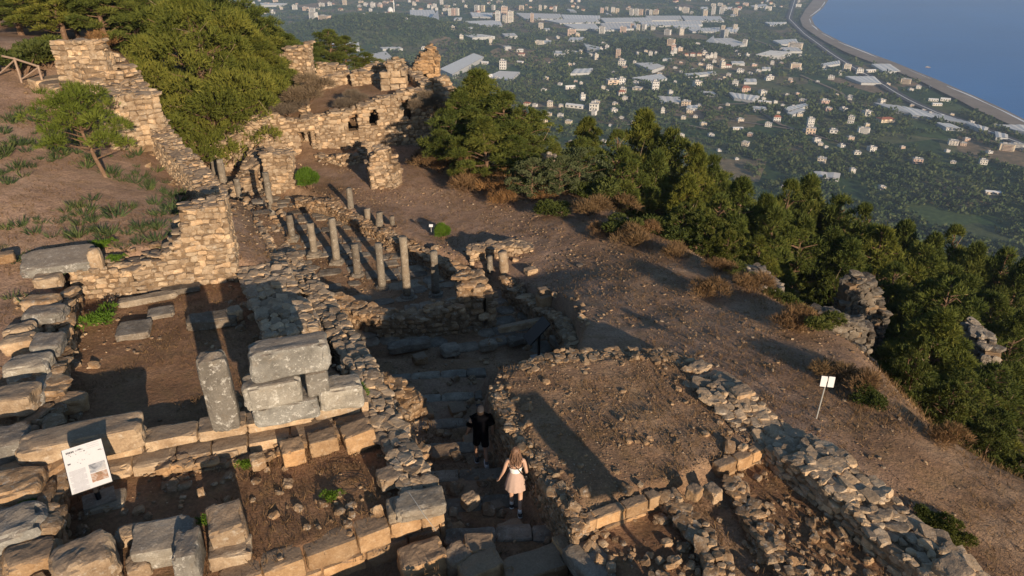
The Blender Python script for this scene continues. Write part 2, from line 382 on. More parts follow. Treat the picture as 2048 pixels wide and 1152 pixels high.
for pg, zz in REG:
    if pg is ROOM1 or pg is ROOM2 or pg is LOWA or pg is LOWB: red = np.where(pin(X, Y, pg), 1, red)
far = np.clip((np.hypot(X, Y)-110)/120, 0, 1)*(sd > 0)
# bare hill patches in the valley
for (u, v, ru, rv) in [(1720,320,150,22),(1880,380,110,26),(1600,300,60,16),(1380,190,60,14),(770,98,90,12),(1060,112,60,8),(1100,57,60,10),(1315,85,26,12),(1570,60,70,10),(1500,110,120,10),(1400,220,140,12),(1850,225,90,12)]:
    c = P(u, v, SEA+ (60 if v > 280 else 5)); 
    uu, vv, _ = proj(np.stack([X, Y, Z], -1)); m = np.exp(-(((uu-u)/ru)**2+((vv-v)/rv)**2)*1.5)
    lefthill = np.maximum(lefthill, m*(far > .1)*np.clip(.6+.8*vnoise(q2, .03, 77), 0, 1)); veg = veg*(1-m*.8)
for _ in range(2):
    Z[1:-1] = (Z[:-2]+2*Z[1:-1]+Z[2:])/4; Z[:, 1:-1] = (Z[:, :-2]+2*Z[:, 1:-1]+Z[:, 2:])/4
tm = MB(); ii = np.arange(ny-1)[:, None]*nx+np.arange(nx-1)[None]
Q = np.stack([ii, ii+1, ii+nx+1, ii+nx], -1).reshape(-1, 4)
tm.add(np.stack([X, Y, Z], -1).reshape(-1, 3), Q)
# soil material
def soil_mat():
    m, n, b = new_mat('soil'); geo = N(n, 'ShaderNodeNewGeometry'); v = geo.outputs['Position']
    a = attr(n, 'zone'); sx = N(n, 'ShaderNodeSeparateColor'); n.links.new(a.outputs['Color'], sx.inputs[0])
    vg, pale, rd = sx.outputs[0], sx.outputs[1], sx.outputs[2]; fr = attr(n, 'far').outputs['Fac']
    n1 = noise(n, v, .55, 8, .65); c = ramp(n, n1, [(.28, (.165,.10,.062)), (.5, (.285,.18,.115)), (.72, (.40,.28,.19))])
    cp = ramp(n, noise(n, v, .8, 8, .6), [(.3, (.26,.17,.125)), (.55, (.37,.25,.185)), (.75, (.45,.325,.245))])
    cr = ramp(n, noise(n, v, .9, 8, .7), [(.3, (.15,.08,.045)), (.5, (.25,.14,.08)), (.75, (.36,.225,.14))])
    c = mix(n, mth(n, 'MULTIPLY', pale, .85), c, cp); c = mix(n, mth(n, 'MULTIPLY', rd, .8), c, cr)
    dg = ramp(n, noise(n, v, 1.7, 6, .7, .5), [(.48, (0,0,0)), (.62, (1,1,1))]); c = mix(n, mth(n, 'MULTIPLY', dg, .45), c, (.23,.15,.075))
    fine = ramp(n, noise(n, v, 14, 8, .75), [(.32, (.45,.45,.45)), (.5, (.95,.95,.95)), (.7, (1.5,1.45,1.35))]); c = mix(n, .75, c, fine, 'MULTIPLY')
    vo = N(n, 'ShaderNodeTexVoronoi'); vo.inputs['Scale'].default_value = 16; n.links.new(v, vo.inputs['Vector'])
    pb = ramp(n, vo.outputs['Distance'], [(.12, (1,1,1)), (.2, (0,0,0))]); sel = mth(n, 'GREATER_THAN', noise(n, v, 3.3, 3), .56)
    c = mix(n, mth(n, 'MULTIPLY', mth(n, 'MULTIPLY', pb, sel), mth(n, 'SUBTRACT', .6, mth(n, 'MAXIMUM', fr, mth(n, 'MULTIPLY', pale, .6)))), c, (.30,.22,.16))
    cv = ramp(n, noise(n, v, .9, 8, .7), [(.3, (.03,.04,.012)), (.5, (.065,.07,.025)), (.7, (.13,.10,.05))])
    # far plain: plots of groves and fields
    mp = N(n, 'ShaderNodeMapping'); mp.inputs['Rotation'].default_value = (0, 0, .5); mp.inputs['Scale'].default_value = (1, .8, .0); n.links.new(v, mp.inputs[0])
    vf = N(n, 'ShaderNodeTexVoronoi', feature='F1', distance='CHEBYCHEV'); vf.inputs['Scale'].default_value = .014; n.links.new(mp.outputs[0], vf.inputs['Vector'])
    sv = N(n, 'ShaderNodeSeparateColor'); n.links.new(vf.outputs['Color'], sv.inputs[0])
    pl = ramp(n, sv.outputs[0], [(0, (.03,.062,.024)), (.35, (.045,.085,.03)), (.55, (.07,.105,.04)), (.7, (.13,.13,.07)), (.85, (.22,.165,.11)), (1, (.08,.10,.045))])
    pl = mix(n, .8, pl, ramp(n, noise(n, v, .13, 10, .75), [(.3, (.4,.45,.4)), (.5, (.9,.9,.85)), (.68, (1.8,1.6,1.4))]), 'MULTIPLY')
    pl = mix(n, mth(n, 'MULTIPLY', pale, .9), pl, ramp(n, noise(n, v, .07, 6, .65), [(.3, (.10,.075,.05)), (.6, (.25,.175,.115)), (.8, (.3,.24,.17))]))
    cv = mix(n, fr, cv, pl); vg2 = mth(n, 'MAXIMUM', vg, fr)
    c = mix(n, vg2, c, cv)
    n.links.new(c, b.inputs['Base Color']); b.inputs['Roughness'].default_value = .95; b.inputs['Specular IOR Level'].default_value = .1
    h = mth(n, 'ADD', noise(n, v, 3.2, 10, .7), mth(n, 'MULTIPLY', noise(n, v, 22, 6, .7), .35)); h = mth(n, 'ADD', h, mth(n, 'MULTIPLY', pb, .12))
    bump(n, h, .13, .85, b); return m
M_SOIL = soil_mat()
ter = tm.build('ground', M_SOIL, smooth=True); tag(ter, kind='structure')
za = ter.data.attributes.new('zone', 'FLOAT_COLOR', 'POINT'); arr = np.stack([veg, lefthill, red, np.ones_like(red)], -1).astype(np.float32); za.data.foreach_set('color', arr.ravel())
fa = ter.data.attributes.new('far', 'FLOAT', 'POINT'); fa.data.foreach_set('value', far.astype(np.float32).ravel())
# ------------------------------------------------------------------ sea, beach, coast road
COAST = [(1700,-60),(1672,-30),(1656,-10),(1651,0),(1640,16),(1616,35),(1622,50),(1639,65),(1679,86),(1748,113),(1775,123),(1828,145),(1862,159),(1906,179),(1935,191),(1994,218),(2048,246),(2200,315),(2400,410)]
INL = [(1668,-60),(1645,-30),(1632,-10),(1626,0),(1610,20),(1600,38),(1606,54),(1646,81),(1688,103),(1730,120),(1770,133),(1797,145),(1836,160),(1873,179),(1915,199),(1950,218),(2015,247),(2060,269),(2220,345),(2430,450)]
cst = np.array([P(u, v, SEA+4.6) for u, v in COAST]); inl = np.array([P(u, v, SEA+5) for u, v in INL])
def resample(p, n=160):
    d = np.r_[0, np.cumsum(np.linalg.norm(np.diff(p, axis=0), axis=1))]; s = np.linspace(0, d[-1], n)
    return np.stack([np.interp(s, d, p[:, k]) for k in range(3)], -1)
cs = resample(cst); il = resample(inl)
sea = MB(); jit = cs.copy(); o = cs.copy(); o[:, 0] += 9000
sea.add(np.concatenate([jit, o]), [[i, i+160, i+161, i+1] for i in range(159)])
m, n, b = new_mat('sea_water'); geo = N(n, 'ShaderNodeNewGeometry'); b.inputs['Roughness'].default_value = .38
n.links.new(ramp(n, noise(n, geo.outputs['Position'], .0022, 5, .6), [(.3, (.008,.11,.36)), (.7, (.016,.155,.46))]), b.inputs['Base Color'])
mp = N(n, 'ShaderNodeMapping'); mp.inputs['Scale'].default_value = (.35, 1, 1); n.links.new(geo.outputs['Position'], mp.inputs[0])
bump(n, noise(n, mp.outputs[0], .12, 6, .7), 1.2, .8, b)
tag(sea.build('sea', m), kind='structure')
bch = MB(); mid = (cs*.35+il*.65)
sh = cs.copy(); sh[:, 0] += 30; sh[:, 2] -= .5
V = np.concatenate([sh, cs+[0, 0, .25], mid+[0, 0, .6], il+[0, 0, .3]])
bch.add(V, [[k*160+i, k*160+i+1, (k+1)*160+i+1, (k+1)*160+i] for k in range(3) for i in range(159)])
m, n, b = new_mat('beach_sand'); geo = N(n, 'ShaderNodeNewGeometry'); b.inputs['Roughness'].default_value = .95
n.links.new(ramp(n, noise(n, geo.outputs['Position'], .04, 6, .6), [(.3, (.17,.135,.105)), (.7, (.27,.22,.175))]), b.inputs['Base Color'])
tag(bch.build('beach', m, smooth=True), kind='structure')
# foam of the waves breaking on the shore
fm = MB(); r = np.random.default_rng(3)
tan = np.gradient(cs, axis=0); tan /= np.linalg.norm(tan, axis=1)[:, None]; nrm = np.stack([-tan[:, 1], tan[:, 0], 0*tan[:, 0]], -1)
if nrm[80, 0] < 0: nrm = -nrm
fine = resample(cs, 700); tn = np.gradient(fine, axis=0); tn /= np.linalg.norm(tn, axis=1)[:, None]; nn_ = np.stack([-tn[:, 1], tn[:, 0], 0*tn[:, 0]], -1)
if nn_[350, 0] < 0: nn_ = -nn_
wv = 2.6+2.6*vnoise(np.stack([np.arange(700)*.08, np.zeros(700)], -1), 1, 8); wv = np.clip(wv, 0, 9)
a0 = fine+nn_*1.0+[0, 0, .35]; a1 = fine+nn_*(1.0+wv[:, None])+[0, 0, .35]
fm.add(np.concatenate([a0, a1]), [[i, i+1, 701+i, 700+i] for i in range(699) if wv[i] > .8])
tag(fm.build('wave_foam', flat('foam', (.75,.75,.75), .6)), kind='stuff')
def strip(name, px, z, w_, mat_, dz=.0, n_=120):
    c = resample(np.array([P(u, v, z) for u, v in px]), n_); t = np.gradient(c, axis=0); t /= np.linalg.norm(t, axis=1)[:, None]
    nn = np.stack([-t[:, 1], t[:, 0], 0*t[:, 0]], -1)*w_/2; mb = MB()
    c[:, 2] = H(c[:, 0], c[:, 1])+dz
    mb.add(np.concatenate([c-nn, c+nn]), [[i, i+1, n_+1+i, n_+i] for i in range(n_-1)])
    return tag(mb.build(name, mat_), kind='structure')
M_ASPH = flat('asphalt', (.085,.085,.09), .9, .1, var=.2, scale=.2)
M_TRACK = flat('pale_track', (.22,.18,.14), .95, .1, var=.2, scale=.2)
M_LINE = flat('road_paint', (.7,.7,.68), .8, .1)
RD = [(1605,-40),(1590,0),(1578,37),(1609,69),(1655,102),(1702,134),(1753,163),(1792,188),(1825,207),(1873,228),(1920,243),(1972,262),(2048,290),(2200,340)]
strip('coast_road', RD, SEA+3, 17, M_ASPH, 2.2); strip('coast_road_median', RD, SEA+3, 1.8, M_LINE, 2.3)
for px, w_ in [([(700,100),(860,104),(960,96),(1010,108),(1060,120)], 6), ([(1330,215),(1450,210),(1560,205),(1640,212)], 5), ([(1100,60),(1240,118),(1480,122),(1560,128)], 5),
     ([(1480,70),(1540,90),(1560,110)], 5), ([(1130,180),(1250,172),(1330,186),(1420,196)], 5), ([(1400,100),(1440,130),(1500,150),(1580,150)], 5), ([(1600,150),(1680,185),(1730,230)], 5), ([(1250,250),(1350,246),(1430,262)], 5), ([(1500,210),(1560,250),(1640,275),(1700,290)], 5), ([(900,70),(1000,100),(1100,100),(1200,85)], 6), ([(450,40),(600,34),(760,28),(900,20)], 9), ([(1000,60),(1200,70),(1330,60)], 7), ([(1460,242),(1520,250),(1600,262)], 5), ([(1540,185),(1600,198),(1660,205)], 5),([(1330,0),(1400,20),(1480,45)], 8)]:
    strip('country_road', px, SEA+3, w_, M_TRACK, 1.4)
# ------------------------------------------------------------------ ruins: walls
AX = R(18.7)
def arc(path):
    path = np.asarray(path, float); d = np.r_[0, np.cumsum(np.hypot(*np.diff(path[:, :2], axis=0).T))]; return path, d
def at_(path, d, s):
    x = np.interp(s, d, path[:, 0]); y = np.interp(s, d, path[:, 1]); zb = np.interp(s, d, path[:, 2]); zt = np.interp(s, d, path[:, 3])
    e = .05; tx = np.interp(s+e, d, path[:, 0])-np.interp(s-e, d, path[:, 0]); ty = np.interp(s+e, d, path[:, 1])-np.interp(s-e, d, path[:, 1])
    l = np.hypot(tx, ty)+1e-9; return x, y, zb, zt, tx/l, ty/l
WALLPOS = []
def rubble(name, label, pts, width, size=.24, mat_=None, holes=(), cat='stone wall', rag=.18, seed=0, parent=None, topj=.12, flatst=.75, dens=1.0):
    """pts: (u, v, zref, zbase, ztop). One wall = one mesh of packed stones round a core."""
    path = np.array([[*P(u, v, zr)[:2], zb, zt] for u, v, zr, zb, zt in pts]) if len(pts[0]) == 5 else np.array(pts, float)
    path, d = arc(path); L = d[-1]; r = np.random.default_rng(seed+17); mb = MB()
    def hole(s, z): return any(a < s < b and c < z < e for a, b, c, e in holes)
    def top(s): 
        x, y, zb, zt, tx, ty = at_(path, d, s); return zt+rag*vnoise(np.stack([x*1.0, y*1.0], -1), .9, seed)
    # core
    cuts = sorted(set(list(np.arange(0, L, .4))+[L]+[h for a in holes for h in a[:2]]))
    for a, b_ in zip(cuts[:-1], cuts[1:]):
        if b_-a < .02: continue
        mdl = (a+b_)/2; x, y, zb, zt, tx, ty = at_(path, d, mdl); zt = float(top(np.array(mdl)))-size*.28; hw = width/2-size*.24
        spans = [(zb-.3, zt)]
        for (h0, h1, c, e) in holes:
            if h0 < mdl < h1: spans = [(zb-.3, c), (e, zt)]
        for z0, z1 in spans:
            if z1-z0 < .05: continue
            rz = math.atan2(ty, tx); V, Q = box((x, y, (z0+z1)/2), ((b_-a)/2+.003, hw, (z1-z0)/2), rotm(0, 0, rz)); mb.add(V, Q, m=1, tint=.4)
    C, Hh, RZ = [], [], []
    st = size/dens**.5
    for side in (-1, 1):
        zmin = path[:, 2].min(); zmax = path[:, 3].max()+rag; k = 0; z = zmin+size*.35
        while z < zmax:
            s = r.random()*st
            while s < L:
                x, y, zb, zt, tx, ty = at_(path, d, s); ztt = top(np.array(s))
                if zb-.15 < z < ztt-size*.3 and not hole(s, z):
                    off = side*(width/2-size*.38+r.normal(0, size*.07))
                    C.append((x-ty*off, y+tx*off, z+r.normal(0, size*.06))); RZ.append(math.atan2(ty, tx))
                    gk = r.choice([.65,.9,1.0,1.15,1.5], p=[.2,.3,.25,.15,.1]); w_ = size*(.40+.35*r.random())*gk; Hh.append((w_, size*.42, size*flatst*(.36+.2*r.random())*min(gk,1.2)))
                s += st*(.85+.55*r.random())
            z += st*flatst*.92
    for e, sg in ((0.02, -1), (L-.02, 1)):       # ends
        x, y, zb, zt, tx, ty = at_(path, d, e); ztt = top(np.array(e)); z = zb+size*.35
        while z < ztt-size*.25:
            for off in np.arange(-width/2+size*.4, width/2-size*.3, st*1.05):
                C.append((x-ty*off+tx*sg*-.02, y+tx*off, z+r.normal(0, size*.05))); RZ.append(math.atan2(ty, tx)+math.pi/2)
                Hh.append((size*(.45+.25*r.random()), size*.42, size*flatst*(.42+.14*r.random())))
            z += st*flatst*.92
    s = 0
    while s < L:                                  # top
        off = -width/2+size*.35
        while off < width/2-size*.2:
            ss = s+r.normal(0, size*.2); x, y, zb, zt, tx, ty = at_(path, d, ss); ztt = top(np.array(ss))
            C.append((x-ty*off, y+tx*off, ztt-size*.3+abs(r.normal(0, topj))*size*1.2)); RZ.append(math.atan2(ty, tx)+r.normal(0, .5))
            k = .28+.5*r.random()**1.3; Hh.append((size*k*1.3, size*k, size*.24*(.6+.8*r.random())))
            off += st*(.75+.5*r.random())
        s += st*.95
    n_ = len(C); stones(mb, C, Hh, rots(n_, np.array(RZ), .13, seed), m=0, seed=seed)
    o = mb.build(name, [mat_ or M_RUB, M_DARK], parent)
    WALLPOS.append((path, width))
    return tag(o, label, cat) if parent is None else o
def ashlar(name, label, pts, width, size=.7, courses=1, mat_=None, cat='stone wall', seed=0, parent=None, jit=.015, dz=0):
    path = np.array([[*P(u, v, zr)[:2], zb, zt] for u, v, zr, zb, zt in pts]) if len(pts[0]) == 5 else np.array(pts, float)
    path, d = arc(path); L = d[-1]; r = np.random.default_rng(seed+5); mb = MB(); Q = CG[7][1]
    for c in range(courses):
        s = -(c % 2)*size*.5*r.random()
        while s < L-.05:
            ln = size*(.75+.6*r.random()); a = max(s, 0); b_ = min(s+ln, L); s += ln
            if b_-a < .08: continue
            x, y, zb, zt, tx, ty = at_(path, d, (a+b_)/2); hc = (zt-zb)/courses; z = zb+(c+.5)*hc
            W = stone_shape(7, 14, .035, int(r.integers(0, 999)), 2.0, .22)*np.array([(b_-a)/2-.006, width/2*(1+r.normal(0, .015)), hc/2-.004])
            W = W @ rotm(r.normal(0, .01), r.normal(0, .01), math.atan2(ty, tx)+r.normal(0, .01)).T
            mb.add(W+np.array([x-ty*r.normal(0, jit), y+tx*r.normal(0, jit), z+dz]), Q, tint=r.random())
    o = mb.build(name, mat_ or M_OCHRE, parent); WALLPOS.append((path, width))
    return tag(o, label, cat) if parent is None else o
SW = 'stone_wall'
# thick walls between the left rooms and the hall
rubble(SW, 'long narrow rubble wall running down beside the street past the columns', [(478,400,-.4,-1.9,-.4),(545,470,.0,-1.9,.0),(618,560,.55,-1.9,.55),(690,665,1.05,-1.9,1.05),(735,750,1.3,-1.2,1.3),(790,862,1.4,-.6,1.4),(838,965,1.4,-.2,1.4)], .66, .22, M_GRUB, seed=1, flatst=.5, topj=.06)
rubble(SW, 'broad rubble wall of grey stones behind the stacked marble blocks', [(478,440,.6,-.5,.6),(517,515,1.2,-.3,1.2),(553,590,1.65,.2,1.65),(590,655,1.95,.6,1.95)], 1.4, .25, M_GRUB, seed=2, flatst=.5, topj=.06)
rubble(SW, 'high golden pier of rubble ending the back wall of the left room', [(170,585,1.2,1.0,2.2),(270,578,1.2,1.0,2.05),(345,566,1.2,1.0,2.3),(385,560,1.2,1.0,2.9),(402,556,1.2,1.0,3.6),(478,548,1.2,1.0,3.75)], .95, .24, M_WARM, seed=3, rag=.12)
rubble(SW, 'long straight rubble wall climbing left of the big pine', [(428,378,2.8,-.5,2.8),(380,322,3.15,-.5,3.15),(325,268,3.5,-.5,3.5),(290,210,3.9,0,3.9),(262,152,4.6,1,4.7)], .8, .2, M_WARM, seed=4, topj=.06)
rubble(SW, 'wide crumbling rubble wall below the trees at top left', [(262,215,4.6,3.0,4.8),(215,150,5.3,3.5,5.5),(180,105,6.2,4,6.4),(150,72,7.0,5,7.1)], 2.2, .3, M_WARM, seed=5, rag=.35)
ashlar(SW, 'stepped wall of squared pale blocks behind the young pine', [(95,178,4.6,4.0,5.2),(180,205,4.6,3.6,5.1)], 1.5, 1.0, 2, M_WARM, seed=6)
rubble(SW, 'low rubble wall crossing the hall behind the front columns', [(672,618,-1.4,-2.1,-.95),(760,640,-1.4,-2.1,-1.2),(850,640,-1.4,-2.1,-1.1),(925,632,-1.4,-2.1,-.9)], .8, .26, seed=7)
rubble(SW, 'tall dark rubble pier at the end of the hall cross wall', [(925,640,-1.9,-2.1,0.0),(962,640,-1.9,-2.1,-.35),(980,638,-1.9,-2.1,-.9)], 1.25, .36, seed=8)
rubble(SW, 'low rubble wall edging the right side of the hall', [(600,398,-1.2,-1.9,-1.15),(660,412,-1.2,-1.9,-1.0),(725,440,-1.2,-1.9,-1.15),(790,470,-1.2,-1.9,-1.2),(850,500,-1.2,-1.9,-1.2),(905,530,-1.2,-1.9,-1.2),(960,545,-1.2,-1.9,-1.2)], .6, .2, seed=9)
rubble(SW, 'broken stub of rubble with pale lumps beside the two lit short columns', [(940,500,-.9,-1.8,-.85),(1000,496,-.9,-1.8,-.8),(1062,492,-.9,-1.6,-.9)], .7, .24, M_WARM, seed=10, rag=.3)
rubble(SW, 'thin line of stones from the lit columns towards the terrace', [(1015,565,-1.2,-1.8,-1.1),(1050,590,-1.2,-1.8,-1.15),(1090,620,-1.1,-1.8,-.9),(1128,655,-.8,-1.8,-.6),(1150,690,-.4,-1.8,-.3)], .5, .22, seed=11)
rubble(SW, 'rough rubble rim along the far edge of the terrace', [(1050,735,1.3,-.5,1.25),(1110,714,1.3,-.5,1.3),(1200,705,1.3,-.3,1.3),(1330,704,1.3,0,1.35),(1400,735,1.35,.4,1.3)], .55, .15, seed=12, rag=.14)
rubble(SW, 'wide rubble wall running down right past the two panel sign', [(1400,745,1.4,.4,1.4),(1478,808,1.4,.4,1.4),(1560,868,1.4,.4,1.42),(1690,965,1.42,.4,1.45),(1810,1060,1.42,.4,1.42),(1925,1150,1.4,.3,1.4),(2000,1215,1.4,.3,1.4)], 1.1, .21, M_GRUB, seed=13, rag=.18, topj=.07)
rubble(SW, 'short rubble wall between the two sunken rooms at bottom right', [(1340,985,1.25,.6,1.28),(1400,1050,1.25,.6,1.22),(1436,1105,1.25,.6,1.22),(1452,1180,1.2,.6,1.15)], .45, .17, seed=14)
rubble(SW, 'crumbled rubble wall right of the narrow dark gap', [(1470,965,1.1,.6,1.12),(1508,1040,1.1,.6,1.15),(1555,1110,1.1,.6,1.05),(1600,1180,1.1,.6,1.05)], .4, .16, seed=15)
rubble(SW, 'dark retaining wall along the right side of the street', [(1162,1046,1.3,-.1,1.28),(1102,955,1.3,-.5,1.26),(1052,880,1.3,-1.0,1.26),(1000,795,1.3,-1.5,1.28),(992,765,1.3,-1.7,1.28)], .36, .15, seed=16, rag=.1)
ashlar(SW, 'sunlit ochre face closing the near end of the terrace', [(1157,1042,1.28,.7,1.29),(1316,983,1.28,.7,1.29)], .24, .5, 2, M_OCHRE, seed=17)
ashlar(SW, 'second sunlit ochre face beside the wide right wall', [(1433,929,1.28,.7,1.29),(1541,882,1.28,.7,1.29)], .24, .5, 2, M_OCHRE, seed=18)
ashlar(SW, 'ochre block retaining wall above the dark pit', [(440,1160,1.0,-.3,1.05),(880,1000,1.0,-.3,1.05)], .5, .75, 3, M_OCHRE, seed=19)
ashlar(SW, 'pale two step threshold wall under the grey marble blocks', [(75,945,1.25,.9,1.28),(300,905,1.25,.9,1.28),(740,822,1.25,.9,1.28)], .85, .9, 1, M_WARM, seed=20)
ashlar('threshold_course', None, [(60,925,1.4,1.28,1.55),(735,800,1.4,1.28,1.55)], .55, 1.1, 1, M_WARM, seed=21, parent=None); bpy.context.view_layer.update()
_tc = [o for o in bpy.data.objects if o.name == 'threshold_course'][0]; _tc.parent = [o for o in bpy.data.objects if o.get('label', '').startswith('pale two step')][0]
rubble(SW, 'rubble core of the block wall along the left edge', [(62,1180,1.6,.9,1.5),(58,1000,1.7,.9,1.6),(60,850,1.8,1.0,1.7),(85,700,1.9,1.0,1.8),(110,575,2.0,1.0,1.95)], .9, .34, seed=22)
rubble(SW, 'low rubble footing in front of the threshold blocks', [(330,935,1.1,.9,1.15),(560,895,1.1,.9,1.2),(740,845,1.1,.9,1.15)], .4, .2, M_OCHRE, seed=23)
rubble(SW, 'short cross wall of reddish stones below the street entrance', [(745,770,0,-.9,.3),(800,765,0,-1.2,-.1),(830,780,0,-1.3,-.4)], .7, .24, M_RUB, seed=24)
# distant ruined buildings at the end of the hall
rb = thing('ruined_building', 'golden ruined building with two dark windows at the hall end', 'ruin', (0, 0, 0))
p0 = P(628,306,-1.4); p1 = P(862,282,-1.4); Lf = np.hypot(*(p1-p0)[:2])
def sx_(u): return (u-628)/(862-628)*Lf
fp = [(p0[0],p0[1],-1.8,.75),(*(p0+(p1-p0)*.3)[:2],-1.8,1.15),(*(p0+(p1-p0)*.6)[:2],-1.8,1.9),(p1[0],p1[1],-1.8,2.1)]
rubble('facade_wall', None, fp, .8, .32, M_WARM, holes=[(sx_(697),sx_(717),-.15,.85),(sx_(738),sx_(757),.05,1.15),(sx_(804),sx_(824),.1,1.6)], seed=30, parent=rb)
dirf = (p1-p0)/np.linalg.norm(p1-p0); nf = np.array([-dirf[1], dirf[0], 0])
mb = MB(); rzf = math.atan2(dirf[1], dirf[0])
c = (p0+p1)/2+nf*3.7; V, Q = box((c[0], c[1], 1.12), (Lf/2, 3.4, .22), rotm(R(3), R(-9.5), rzf)); mb.add(V, Q); c = p0-dirf*1.9+nf*3.2; V, Q = box((c[0], c[1], .5), (1.9, 3.2, .2), rotm(R(2), R(-3), rzf)); mb.add(V, Q); mb.build('vault_roof', M_SOIL, rb)  # second slab is added over the left part to keep the doorway dark
rubble('rear_wall', None, [(*(p0+nf*6.8)[:2],-1.6,1.6),(*(p1+nf*6.8)[:2],-1.6,2.9)], .8, .36, M_WARM, seed=31, parent=rb)
rubble('side_wall', None, [(*(p1+nf*.6)[:2],-1.8,2.2),(*(p1+nf*6.6)[:2],-1.8,2.8)], .7, .36, M_WARM, seed=32, parent=rb)
rubble('side_wall', None, [(*(p0+nf*.6)[:2],-1.8,.8),(*(p0+nf*6.6)[:2],-1.8,1.5)], .7, .36, M_WARM, seed=33, parent=rb)
for (ua, ub, z0, z1) in ((688,703,.86,1.02),(738,756,1.1,1.24),(716,738,.05,.12)):
    a = p0+dirf*sx_(ua)-nf*.42; b_ = p0+dirf*sx_(ub)-nf*.42; V, Q = box(((a+b_)/2)*[1,1,0]+[0,0,(z0+z1)/2], (np.linalg.norm(b_-a)/2, .08, (z1-z0)/2), rotm(0,0,rzf)); mb = MB(); mb.add(V, Q); mb.build('lintel', M_WARM, rb)
rubble(SW, 'high pale wall standing left of the ruin with a jagged top', [tuple(np.r_[Pd(532,200,50)[:2],-1.2,2.6]),tuple(np.r_[Pd(572,190,50)[:2],-1.2,3.0]),tuple(np.r_[Pd(585,190,50)[:2],-1.2,3.9]),tuple(np.r_[Pd(630,190,50)[:2],-1.2,4.3])], 1.2, .36, M_WARM, seed=34, holes=[(1.4,2.3,-1.2,1.6)])
rubble(SW, 'sloping wall falling right from the high pale wall', [tuple(np.r_[Pd(640,160,53)[:2],-1,2.6]),tuple(np.r_[Pd(675,160,53)[:2],-1,2.4]),tuple(np.r_[Pd(705,160,52)[:2],-1,1.5]),tuple(np.r_[Pd(735,160,51)[:2],-1,1.3])], .9, .34, M_WARM, seed=35)
rubble(SW, 'upper ruin wall with rounded top behind the windowed facade', [tuple(np.r_[Pd(708,160,50)[:2],-1,2.2]),tuple(np.r_[Pd(728,160,50)[:2],-1,2.5]),tuple(np.r_[Pd(765,160,50)[:2],-1,2.0])], 1.0, .34, M_WARM, seed=36)
ashlar(SW, 'squared block pier with moulded edges on the ruin', [tuple(np.r_[Pd(762,160,48)[:2],-1,2.7]),tuple(np.r_[Pd(815,160,48)[:2],-1,2.9])], 1.1, .8, 9, M_WARM, seed=37)
rubble(SW, 'small pyramid top above the squared block pier', [tuple(np.r_[Pd(780,160,48)[:2],2.5,3.3]),tuple(np.r_[Pd(795,160,48)[:2],2.5,3.6]),tuple(np.r_[Pd(805,160,48)[:2],2.5,3.1])], .8, .34, M_WARM, seed=38)
rubble(SW, 'reddish double pier right of the squared block pier', [tuple(np.r_[Pd(832,160,50)[:2],-1,2.9]),tuple(np.r_[Pd(848,160,50)[:2],-1,3.6]),tuple(np.r_[Pd(862,160,50)[:2],-1,4.1]),tuple(np.r_[Pd(878,160,50)[:2],-1,3.7])], 1.3, .34, M_OCHRE, seed=39, holes=[(.6,.95,-1,2.4)])
rubble(SW, 'pale outcrop wall below the reddish double pier by the pines', [tuple(np.r_[Pd(885,200,47)[:2],-1.5,2.6]),tuple(np.r_[Pd(905,215,46)[:2],-1.5,1.6]),tuple(np.r_[Pd(915,240,45)[:2],-1.5,.6])], 1.1, .36, M_WARM, seed=40)
rubble(SW, 'tall freestanding golden rubble pier behind the columns', [(541,385,-1.6,-1.9,.75),(592,383,-1.6,-1.9,.55)], 1.1, .28, M_WARM, seed=41, rag=.1)
rubble(SW, 'tapering rubble pier on the open ground below the windows', [(742,372,-1.4,-1.7,.0),(760,370,-1.4,-1.7,.75),(780,370,-1.4,-1.7,.6),(797,372,-1.4,-1.7,-.6)], .9, .28, M_WARM, seed=42)
rubble(SW, 'jagged ruin wall with dark doorway left of the windows', [(530,318,-1.4,-1.8,1.3),(575,312,-1.4,-1.8,1.0),(640,306,-1.4,-1.8,.9)], .9, .32, M_WARM, seed=43, holes=[(2.1,3.3,-1.8,.1)], rag=.3)
rubble(SW, 'broken golden wall between the big pine and the doorway', [(425,338,-1.3,-1.8,-.2),(465,332,-1.3,-1.8,.3),(505,322,-1.3,-1.8,.9),(540,318,-1.3,-1.8,1.4)], 1.0, .3, M_WARM, seed=44, rag=.35)
rubble(SW, 'low stepped stone base beside the tallest slender column', [(400,352,-1.3,-1.9,-.9),(450,392,-1.3,-1.9,-.8),(505,372,-1.3,-1.9,-.2),(520,345,-1.3,-1.9,-.1)], .9, .28, M_WARM, seed=45, rag=.3)
rubble(SW, 'weathered wall stump below the facade windows', [(640,318,-1.4,-1.8,-1.0),(690,330,-1.4,-1.8,-.8),(720,322,-1.4,-1.8,-.9),(735,315,-1.4,-1.8,-.5)], .6, .26, M_WARM, seed=46, rag=.2)
# ruins below the cliff edge
def cliff(label, pts, w_, size, seed, rag=.2, mt=None):
    path = []
    for (u, v, y, hgt) in pts:
        p = Pd(u, v, y); g = Hs(p[0], p[1]); path.append((p[0], p[1], min(g, p[2]-.5)-.4, p[2]))
    return rubble(SW, label, path, w_, size, mt or M_ROCK, seed=seed, rag=rag)
cliff('slanting strip of pale ruined wall among bushes on the slope', [(1500,532,27,0),(1520,540,26,0),(1545,575,24.5,0),(1562,605,23.5,0)], .9, .3, 50)
cliff('tall grey ruined wall slab standing on the wooded slope', [(1672,640,29,0),(1690,575,29,0),(1712,552,29.2,0),(1740,560,29.4,0),(1766,625,29.5,0)], .8, .42, 51, .2, M_ROCK_SHADE)
cliff('low grey ruin corner in front of the tall wall slab', [(1630,640,23,0),(1660,620,23.5,0),(1690,640,23.5,0),(1735,650,23.6,0)], .9, .36, 52, .2, M_ROCK_SHADE)
